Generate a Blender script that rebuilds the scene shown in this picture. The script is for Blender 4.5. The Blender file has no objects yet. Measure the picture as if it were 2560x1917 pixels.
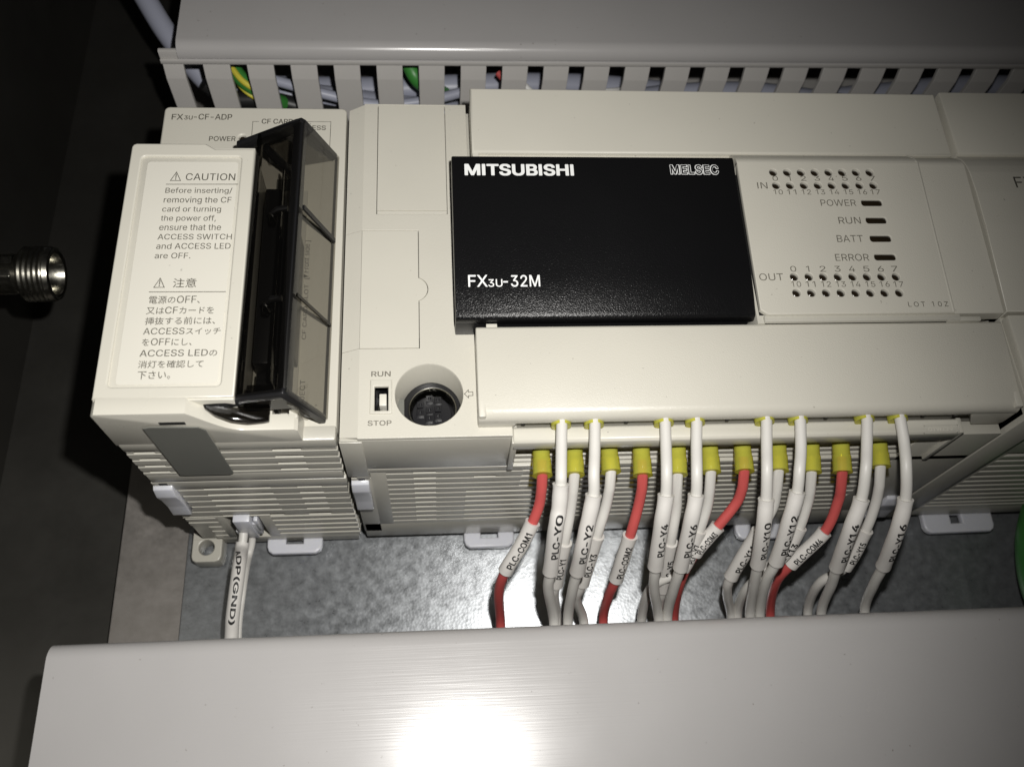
import bpy, bmesh, math, random
from mathutils import Vector, Matrix
import numpy as np
random.seed(3)
S = 0.001                      # everything below is written in millimetres
scene = bpy.context.scene
COL = scene.collection

# ---------------------------------------------------------------- camera
CAM_LOC = (20.171206, -71.087259, 258.807586)
CAM_ROWS = [[0.99601694, -0.05190357, 0.07250021], [0.01613415, 0.90459908, 0.42595797], [-0.08769236, -0.42309163, 0.90183342]]
cam_data = bpy.data.cameras.new("camera")
cam = bpy.data.objects.new("camera", cam_data)
COL.objects.link(cam)
rows = CAM_ROWS
m = Matrix(((rows[0][0], rows[1][0], rows[2][0]), (rows[0][1], rows[1][1], rows[2][1]), (rows[0][2], rows[1][2], rows[2][2]))).to_4x4()
m.translation = Vector(CAM_LOC) * S
cam.matrix_world = m
cam_data.sensor_width = 36.0
cam_data.lens = 36.0 * 2250.0 / 2560.0
cam_data.clip_start = 0.005
cam_data.clip_end = 10.0
cam_data.dof.use_dof = True
cam_data.dof.focus_distance = 0.207
cam_data.dof.aperture_fstop = 22.0
scene.camera = cam

# ---------------------------------------------------------------- world and the phone's flash
world = bpy.data.worlds.new("World")
scene.world = world
world.use_nodes = True
world.node_tree.nodes["Background"].inputs[0].default_value = (1.0, 0.98, 0.95, 1)
world.node_tree.nodes["Background"].inputs[1].default_value = 0.010
fl = bpy.data.lights.new("phone_flash", 'SPOT')
fl.energy = 2.12
fl.color = (1.0, 0.975, 0.935)
fl.shadow_soft_size = 0.0022
fl.spot_size = math.radians(112)
fl.spot_blend = 1.0
flo = bpy.data.objects.new("phone_flash", fl)
COL.objects.link(flo)
flo.location = Vector((30.5, -50.0, 258.0)) * S
tgt = Vector((-4.0, 14.0, 80.0)) * S
flo.rotation_euler = (tgt - flo.location).to_track_quat('-Z', 'Y').to_euler()
scene.view_settings.view_transform = 'Standard'
scene.view_settings.look = 'None'
scene.view_settings.exposure = 0.0
scene.view_settings.gamma = 1.0
scene.cycles.max_bounces = 10
scene.cycles.transparent_max_bounces = 24
scene.cycles.caustics_reflective = False
scene.cycles.caustics_refractive = False

# ---------------------------------------------------------------- materials
def new_mat(name):
    mt = bpy.data.materials.new(name); mt.use_nodes = True
    return mt, mt.node_tree, mt.node_tree.nodes["Principled BSDF"]

def plastic(name, col, rough=0.45, grain=0.0, grain_scale=3.0, spec=0.5, var=0.04, coat=0.0, sss=0.0, sss_r=(1, 1, 1), dirt=0.0, streak=None):
    mt, nt, b = new_mat(name)
    N, L = nt.nodes, nt.links
    b.inputs['Roughness'].default_value = rough
    b.inputs['Specular IOR Level'].default_value = spec
    b.inputs['Coat Weight'].default_value = coat
    if sss:
        b.inputs['Subsurface Weight'].default_value = sss
        b.inputs['Subsurface Radius'].default_value = sss_r
        b.inputs['Subsurface Scale'].default_value = 0.001
    tc = N.new('ShaderNodeTexCoord')
    n1 = N.new('ShaderNodeTexNoise'); n1.inputs['Scale'].default_value = 45.0; n1.inputs['Detail'].default_value = 5
    L.new(tc.outputs['Object'], n1.inputs['Vector'])
    mr = N.new('ShaderNodeMapRange'); mr.inputs['From Min'].default_value = 0.3; mr.inputs['From Max'].default_value = 0.7
    mr.inputs['To Min'].default_value = 1 - var; mr.inputs['To Max'].default_value = 1 + var
    L.new(n1.outputs['Fac'], mr.inputs['Value'])
    mx = N.new('ShaderNodeMix'); mx.data_type = 'RGBA'; mx.blend_type = 'MULTIPLY'; mx.inputs['Factor'].default_value = 1
    mx.inputs['A'].default_value = (*col, 1)
    L.new(mr.outputs['Result'], mx.inputs['B'])
    out = mx.outputs['Result']
    if dirt:   # sparse dust specks and scuffs
        v = N.new('ShaderNodeTexNoise'); v.inputs['Scale'].default_value = 900.0; v.inputs['Detail'].default_value = 2
        L.new(tc.outputs['Object'], v.inputs['Vector'])
        r = N.new('ShaderNodeMapRange'); r.inputs['From Min'].default_value = 0.755; r.inputs['From Max'].default_value = 0.78
        r.inputs['To Max'].default_value = dirt
        L.new(v.outputs['Fac'], r.inputs['Value'])
        m2 = N.new('ShaderNodeMix'); m2.data_type = 'RGBA'; m2.inputs['B'].default_value = (0.12, 0.1, 0.08, 1)
        L.new(r.outputs['Result'], m2.inputs['Factor']); L.new(out, m2.inputs['A']); out = m2.outputs['Result']
    L.new(out, b.inputs['Base Color'])
    n3 = N.new('ShaderNodeTexNoise'); n3.inputs['Scale'].default_value = 30.0; n3.inputs['Detail'].default_value = 6
    L.new(tc.outputs['Object'], n3.inputs['Vector'])
    rr = N.new('ShaderNodeMapRange'); rr.inputs['From Min'].default_value = 0.3; rr.inputs['From Max'].default_value = 0.7
    rr.inputs['To Min'].default_value = max(0.02, rough - 0.05); rr.inputs['To Max'].default_value = rough + 0.05
    L.new(n3.outputs['Fac'], rr.inputs['Value']); L.new(rr.outputs['Result'], b.inputs['Roughness'])
    if grain or streak:
        n2 = N.new('ShaderNodeTexNoise'); n2.inputs['Scale'].default_value = grain_scale * 1000; n2.inputs['Detail'].default_value = 2
        if streak:
            mp = N.new('ShaderNodeMapping'); mp.inputs['Scale'].default_value = streak
            L.new(tc.outputs['Object'], mp.inputs['Vector']); L.new(mp.outputs['Vector'], n2.inputs['Vector'])
            n2.inputs['Scale'].default_value = grain_scale * 1000
        else:
            L.new(tc.outputs['Object'], n2.inputs['Vector'])
        bp = N.new('ShaderNodeBump'); bp.inputs['Strength'].default_value = grain; bp.inputs['Distance'].default_value = 0.0001
        L.new(n2.outputs['Fac'], bp.inputs['Height']); L.new(bp.outputs['Normal'], b.inputs['Normal'])
    return mt

def metal(name, col, rough, var=0.25, scale=120, bump=0.1, stretch=(1, 1, 1), spangle=False, metallic=1.0):
    mt, nt, b = new_mat(name)
    N, L = nt.nodes, nt.links
    b.inputs['Metallic'].default_value = metallic
    tc = N.new('ShaderNodeTexCoord'); mp = N.new('ShaderNodeMapping'); mp.inputs['Scale'].default_value = stretch
    L.new(tc.outputs['Object'], mp.inputs['Vector'])
    n1 = N.new('ShaderNodeTexNoise'); n1.inputs['Scale'].default_value = scale; n1.inputs['Detail'].default_value = 8; n1.inputs['Roughness'].default_value = 0.7
    L.new(mp.outputs['Vector'], n1.inputs['Vector'])
    mr = N.new('ShaderNodeMapRange'); mr.inputs['From Min'].default_value = 0.3; mr.inputs['From Max'].default_value = 0.7
    mr.inputs['To Min'].default_value = 1 - var; mr.inputs['To Max'].default_value = 1 + var
    L.new(n1.outputs['Fac'], mr.inputs['Value'])
    mx = N.new('ShaderNodeMix'); mx.data_type = 'RGBA'; mx.blend_type = 'MULTIPLY'; mx.inputs['Factor'].default_value = 1
    mx.inputs['A'].default_value = (*col, 1); L.new(mr.outputs['Result'], mx.inputs['B'])
    L.new(mx.outputs['Result'], b.inputs['Base Color'])
    rr = N.new('ShaderNodeMapRange'); rr.inputs['From Min'].default_value = 0.3; rr.inputs['From Max'].default_value = 0.7
    rr.inputs['To Min'].default_value = rough * 0.75; rr.inputs['To Max'].default_value = rough * 1.3
    L.new(n1.outputs['Fac'], rr.inputs['Value']); L.new(rr.outputs['Result'], b.inputs['Roughness'])
    bp = N.new('ShaderNodeBump'); bp.inputs['Strength'].default_value = bump; bp.inputs['Distance'].default_value = 0.0003
    if spangle:
        vo = N.new('ShaderNodeTexVoronoi'); vo.inputs['Scale'].default_value = 1300
        L.new(tc.outputs['Object'], vo.inputs['Vector'])
        ad = N.new('ShaderNodeMath'); ad.operation = 'ADD'
        L.new(vo.outputs['Distance'], ad.inputs[0]); L.new(n1.outputs['Fac'], ad.inputs[1])
        L.new(ad.outputs[0], bp.inputs['Height'])
    else:
        L.new(n1.outputs['Fac'], bp.inputs['Height'])
    L.new(bp.outputs['Normal'], b.inputs['Normal'])
    return mt

def smoke(name, tint, rough=0.06, spec=1.0):
    """thin smoked acrylic: coloured see-through plus a clear gloss"""
    mt = bpy.data.materials.new(name); mt.use_nodes = True
    nt = mt.node_tree; N, L = nt.nodes, nt.links
    N.remove(N["Principled BSDF"])
    out = N["Material Output"]
    tr = N.new('ShaderNodeBsdfTransparent'); tr.inputs['Color'].default_value = (*tint, 1)
    gl = N.new('ShaderNodeBsdfGlossy'); gl.inputs['Roughness'].default_value = rough
    df = N.new('ShaderNodeBsdfDiffuse'); df.inputs['Color'].default_value = (0.02, 0.019, 0.018, 1)
    fr = N.new('ShaderNodeFresnel'); fr.inputs['IOR'].default_value = 1.5
    tc = N.new('ShaderNodeTexCoord'); n = N.new('ShaderNodeTexNoise'); n.inputs['Scale'].default_value = 400
    L.new(tc.outputs['Object'], n.inputs['Vector'])
    bp = N.new('ShaderNodeBump'); bp.inputs['Strength'].default_value = 0.12; bp.inputs['Distance'].default_value = 0.0002
    L.new(n.outputs['Fac'], bp.inputs['Height']); L.new(bp.outputs['Normal'], gl.inputs['Normal'])
    m0 = N.new('ShaderNodeMixShader'); m0.inputs[0].default_value = 0.05
    L.new(tr.outputs[0], m0.inputs[1]); L.new(df.outputs[0], m0.inputs[2])
    m1 = N.new('ShaderNodeMixShader'); ge = N.new('ShaderNodeNewGeometry'); mu = N.new('ShaderNodeMath'); mu.operation = 'MULTIPLY_ADD'
    mu.inputs[1].default_value = -1.0; mu.inputs[2].default_value = 1.0; L.new(ge.outputs['Backfacing'], mu.inputs[0])
    mm = N.new('ShaderNodeMath'); mm.operation = 'MULTIPLY'; L.new(mu.outputs[0], mm.inputs[0]); L.new(fr.outputs[0], mm.inputs[1])
    L.new(mm.outputs[0], m1.inputs[0]); L.new(m0.outputs[0], m1.inputs[1]); L.new(gl.outputs[0], m1.inputs[2])
    L.new(m1.outputs[0], out.inputs['Surface'])
    return mt

M = {}
M['cream'] = plastic('cream_plastic', (0.58, 0.56, 0.49), 0.42, grain=0.22, grain_scale=4.0, dirt=0.5, var=0.02)
M['cream_textured'] = plastic('cream_textured_plastic', (0.57, 0.55, 0.482), 0.38, grain=0.5, grain_scale=3.6, dirt=0.5, var=0.02)
M['cream_old'] = plastic('cream_case_plastic', (0.47, 0.455, 0.40), 0.33, grain=0.35, grain_scale=3.0, var=0.03)
M['cream_smooth'] = plastic('cream_smooth_plastic', (0.595, 0.575, 0.505), 0.3, grain=0.15, var=0.02, dirt=0.4)
M['sticker'] = plastic('sticker_paper', (0.66, 0.64, 0.57), 0.35, grain=0.1, var=0.015, dirt=0.3)
M['ink_grey'] = plastic('grey_print', (0.105, 0.098, 0.08), 0.5, var=0.1)
M['ink_light'] = plastic('light_grey_print', (0.15, 0.14, 0.115), 0.5, var=0.1)
M['ink_dark'] = plastic('dark_print', (0.075, 0.07, 0.06), 0.5, var=0.1)
M['ink_black'] = plastic('black_print', (0.012, 0.012, 0.012), 0.5)
M['ink_white'] = plastic('white_print', (0.82, 0.83, 0.82), 0.5)
M['black'] = plastic('black_textured_plastic', (0.0055, 0.0055, 0.006), 0.30, grain=1.0, grain_scale=3.4, spec=0.42)
M['black_smooth'] = plastic('black_plastic', (0.010, 0.010, 0.011), 0.35, grain=0.2)
M['insert'] = plastic('socket_insert', (0.014, 0.014, 0.016), 0.3)
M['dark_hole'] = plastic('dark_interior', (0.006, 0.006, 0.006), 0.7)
M['lens'] = plastic('dark_led_lens', (0.016, 0.011, 0.006), 0.12)
M['flap_grey'] = plastic('grey_sticker', (0.16, 0.162, 0.145), 0.45, grain=0.1)
M['duct'] = plastic('duct_grey_plastic', (0.395, 0.385, 0.38), 0.235, grain=0.2, grain_scale=0.5, var=0.02, streak=(0.10, 5, 5), dirt=0.6)
M['duct_finger'] = plastic('duct_finger_plastic', (0.50, 0.485, 0.465), 0.4, grain=0.15, grain_scale=1, var=0.03)
M['milky'] = plastic('milky_nylon', (0.62, 0.63, 0.68), 0.28, sss=0.5, sss_r=(1.5, 1.5, 1.8), grain=0.1, grain_scale=.6)
M['white_pvc'] = plastic('white_wire_insulation', (0.64, 0.625, 0.59), 0.42, grain=0.1, var=0.03)
M['sleeve'] = plastic('white_marker_sleeve', (0.63, 0.61, 0.58), 0.5, grain=0.2, grain_scale=1.5, var=0.03)
M['red_pvc'] = plastic('red_wire_insulation', (0.50, 0.085, 0.08), 0.38, grain=0.1, var=0.05)
M['yellow'] = plastic('yellow_lug_sleeve', (0.64, 0.65, 0.10), 0.16, grain=0.3, grain_scale=.5, var=0.22)
_y = M['yellow'].node_tree; _o = _y.nodes['Material Output']; _b = _y.nodes['Principled BSDF']
_t = _y.nodes.new('ShaderNodeBsdfTransparent'); _t.inputs['Color'].default_value = (0.85, 0.75, 0.12, 1)
_x = _y.nodes.new('ShaderNodeMixShader'); _x.inputs[0].default_value = 0.46
_y.links.new(_b.outputs[0], _x.inputs[1]); _y.links.new(_t.outputs[0], _x.inputs[2]); _y.links.new(_x.outputs[0], _o.inputs['Surface'])
M['grey_cable'] = plastic('blue_grey_cable', (0.33, 0.345, 0.42), 0.4)
M['green_cable'] = plastic('green_cable', (0.045, 0.22, 0.04), 0.4)
M['yellow_stripe'] = plastic('yellow_stripe', (0.62, 0.55, 0.06), 0.4)
M['black_cable'] = plastic('black_cable', (0.015, 0.015, 0.015), 0.4)
M['cotton_white'] = plastic('white_cable', (0.7, 0.7, 0.68), 0.4)
M['zinc'] = metal('galvanised_steel', (0.33, 0.345, 0.36), 0.33, var=0.20, scale=330, bump=0.06, spangle=True, metallic=0.72)
M['steel'] = metal('brushed_steel', (0.40, 0.375, 0.35), 0.45, var=0.10, scale=200, bump=0.05, stretch=(1, 1, 1), metallic=0.7)
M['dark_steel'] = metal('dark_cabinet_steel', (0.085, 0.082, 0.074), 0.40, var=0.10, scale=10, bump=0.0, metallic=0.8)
M['nickel'] = metal('nickel_plating', (0.30, 0.29, 0.25), 0.24, var=0.2, scale=300, bump=0.1)
M['smoke'] = smoke('smoked_acrylic', (0.76, 0.75, 0.725))
M['smoke_dark'] = smoke('smoked_acrylic_edge', (0.30, 0.29, 0.275))
M['smoke_front'] = smoke('smoked_acrylic_front', (0.66, 0.65, 0.63))

# ---------------------------------------------------------------- mesh helpers
class MB:
    def __init__(s): s.v = []; s.f = []
    def add(s, vs, fs):
        n = len(s.v); s.v += [tuple(v) for v in vs]; s.f += [tuple(i + n for i in f) for f in fs]
        return s
    def box(s, x0, x1, y0, y1, z0, z1, r=0.0, seg=2):
        if r <= 0:
            vs = [(x, y, z) for z in (z0, z1) for y in (y0, y1) for x in (x0, x1)]
            fs = [(0, 2, 3, 1), (4, 5, 7, 6), (0, 1, 5, 4), (2, 6, 7, 3), (0, 4, 6, 2), (1, 3, 7, 5)]
            return s.add(vs, fs)
        bm = bmesh.new(); bmesh.ops.create_cube(bm, size=1)
        for v in bm.verts:
            v.co = Vector(((x0 + x1) / 2 + v.co.x * (x1 - x0), (y0 + y1) / 2 + v.co.y * (y1 - y0), (z0 + z1) / 2 + v.co.z * (z1 - z0)))
        bmesh.ops.bevel(bm, geom=bm.edges[:], offset=r, segments=seg, affect='EDGES', profile=0.5)
        return s.bm(bm)
    def bm(s, bm):
        bm.verts.index_update()
        vs = [tuple(v.co) for v in bm.verts]; fs = [tuple(v.index for v in f.verts) for f in bm.faces]
        bm.free(); return s.add(vs, fs)
    def prism(s, poly, a, b, axis='x', r=0.0, seg=2, sel=None):
        """poly of 2D points extruded along an axis from a to b. x: (y,z)  y: (x,z)  z: (x,y)"""
        def P(p, t): return {'x': (t, p[0], p[1]), 'y': (p[0], t, p[1]), 'z': (p[0], p[1], t)}[axis]
        bm = bmesh.new()
        A = [bm.verts.new(P(p, a)) for p in poly]; B = [bm.verts.new(P(p, b)) for p in poly]
        n = len(poly)
        bm.faces.new(A); bm.faces.new(B[::-1])
        for i in range(n): bm.faces.new((A[i], B[i], B[(i + 1) % n], A[(i + 1) % n]))
        bmesh.ops.recalc_face_normals(bm, faces=bm.faces[:])
        if r > 0:
            es = bm.edges[:] if sel is None else [e for e in bm.edges if sel(e)]
            bmesh.ops.bevel(bm, geom=es, offset=r, segments=seg, affect='EDGES', profile=0.5, clamp_overlap=True)
        return s.bm(bm)
    def tube(s, pts, rad, n=16, cap=True):
        pts = [Vector(p) for p in pts]; fr = frames(pts)
        vs = []; fs = []
        for i, (p, (t, u, w)) in enumerate(zip(pts, fr)):
            r = rad[i] if isinstance(rad, (list, tuple)) else rad
            for k in range(n):
                a = 2 * math.pi * k / n
                vs.append(p + u * (r * math.cos(a)) + w * (r * math.sin(a)))
        for i in range(len(pts) - 1):
            for k in range(n):
                fs.append((i * n + k, i * n + (k + 1) % n, (i + 1) * n + (k + 1) % n, (i + 1) * n + k))
        if cap:
            fs.append(tuple(range(n))[::-1]); fs.append(tuple((len(pts) - 1) * n + k for k in range(n)))
        return s.add(vs, fs)

def frames(pts, ref=Vector((1, 0, 0))):
    out = []
    n = len(pts)
    for i in range(n):
        t = (pts[min(i + 1, n - 1)] - pts[max(i - 1, 0)]).normalized()
        u = (ref - t * ref.dot(t))
        if u.length < 1e-3: u = (Vector((0, 1, 0)) - t * t.y)
        u.normalize(); out.append((t, u, t.cross(u))); ref = u
    return out

def smooth_path(pts, per=8):
    P = [Vector(p) for p in pts]; P = [P[0] * 2 - P[1]] + P + [P[-1] * 2 - P[-2]]
    out = []
    for i in range(1, len(P) - 2):
        for k in range(per):
            t = k / per
            a, b, c, d = P[i - 1], P[i], P[i + 1], P[i + 2]
            out.append(0.5 * ((2 * b) + (c - a) * t + (2 * a - 5 * b + 4 * c - d) * t * t + (3 * b - a - 3 * c + d) * t ** 3))
    out.append(P[-2]); return out

def mesh(name, mb, mat, origin=(0, 0, 0), angle=35, smooth=True):
    me = bpy.data.meshes.new(name)
    ox, oy, oz = origin
    me.from_pydata([((x - ox) * S, (y - oy) * S, (z - oz) * S) for x, y, z in mb.v], [], mb.f)
    me.materials.append(mat)
    me.validate()
    if not name.startswith(('lettering', 'printed', 'warning')):
        bm = bmesh.new(); bm.from_mesh(me); bmesh.ops.recalc_face_normals(bm, faces=bm.faces[:]); bm.to_mesh(me); bm.free()
    if smooth and len(me.polygons):
        me.polygons.foreach_set('use_smooth', [True] * len(me.polygons))
        me.set_sharp_from_angle(angle=math.radians(angle))
    me.update()
    return me

ORIG = {}
def obj(name, mb, mat, parent=None, label=None, kind=None, angle=35, smooth=True):
    """parts keep the same local frame as their thing, so everything is written in place in mm"""
    org = ORIG.get(parent.name, (0, 0, 0)) if parent else (0, 0, 0)
    o = bpy.data.objects.new(name, mesh(name, mb, mat, org, angle, smooth)); COL.objects.link(o)
    if parent: o.parent = parent
    ORIG[o.name] = org
    if label: o['label'] = label
    if kind: o['kind'] = kind
    return o

def copy_part(o, dx, dy, dz, parent):
    c = o.copy(); COL.objects.link(c); c.parent = parent
    c.location = o.location + Vector((dx, dy, dz)) * S
    ORIG[c.name] = ORIG[o.name]
    return c

def thing(name, label, cat, loc, group=None):
    o = bpy.data.objects.new(name, None); COL.objects.link(o)
    o.location = Vector(loc) * S; o.empty_display_size = 0.01
    o['label'] = label; o['category'] = cat
    if group: o['group'] = group
    ORIG[o.name] = tuple(loc)
    return o

def top(o, label, cat, group=None):
    o['label'] = label; o['category'] = cat
    if group: o['group'] = group
    return o

def curve_mesh(cu):
    ob = bpy.data.objects.new('tmp', cu); COL.objects.link(ob)
    bpy.context.view_layer.update()
    dg = bpy.context.evaluated_depsgraph_get()
    me = bpy.data.meshes.new_from_object(ob.evaluated_get(dg))
    vs = [tuple(v.co) for v in me.vertices]; fs = [tuple(p.vertices) for p in me.polygons]
    bpy.data.objects.remove(ob); bpy.data.curves.remove(cu); bpy.data.meshes.remove(me)
    return vs, fs

def plate(outlines, z0, z1, bev=0.2, res=1, fn=None):
    """flat plate from 2D outlines (first outer, others holes) with softened edges"""
    cu = bpy.data.curves.new('tmp', 'CURVE'); cu.dimensions = '2D'; cu.fill_mode = 'BOTH'
    for pts in outlines:
        s = cu.splines.new('POLY'); s.points.add(len(pts) - 1)
        for p, q in zip(s.points, pts): p.co = (q[0], q[1], 0, 1)
        s.use_cyclic_u = True
    bev = min(bev, (z1 - z0) / 2 - 1e-3)
    cu.extrude = (z1 - z0) / 2 - bev; cu.bevel_depth = bev; cu.bevel_resolution = res; cu.offset = -bev
    vs, fs = curve_mesh(cu)
    zc = (z0 + z1) / 2
    vs = [(x, y, z + zc) for x, y, z in vs]
    if fn: vs = [fn(*v) for v in vs]
    return MB().add(vs, fs)

def rrect(x0, y0, x1, y1, r, n=5):
    out = []
    for cx, cy, a0 in ((x1 - r, y0 + r, -90), (x1 - r, y1 - r, 0), (x0 + r, y1 - r, 90), (x0 + r, y0 + r, 180)):
        for k in range(n + 1):
            a = math.radians(a0 + 90 * k / n); out.append((cx + r * math.cos(a), cy + r * math.sin(a)))
    return out

def circle(cx, cy, r, n=32, ry=None):
    return [(cx + r * math.cos(2 * math.pi * k / n), cy + (ry or r) * math.sin(2 * math.pi * k / n)) for k in range(n)]

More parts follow.
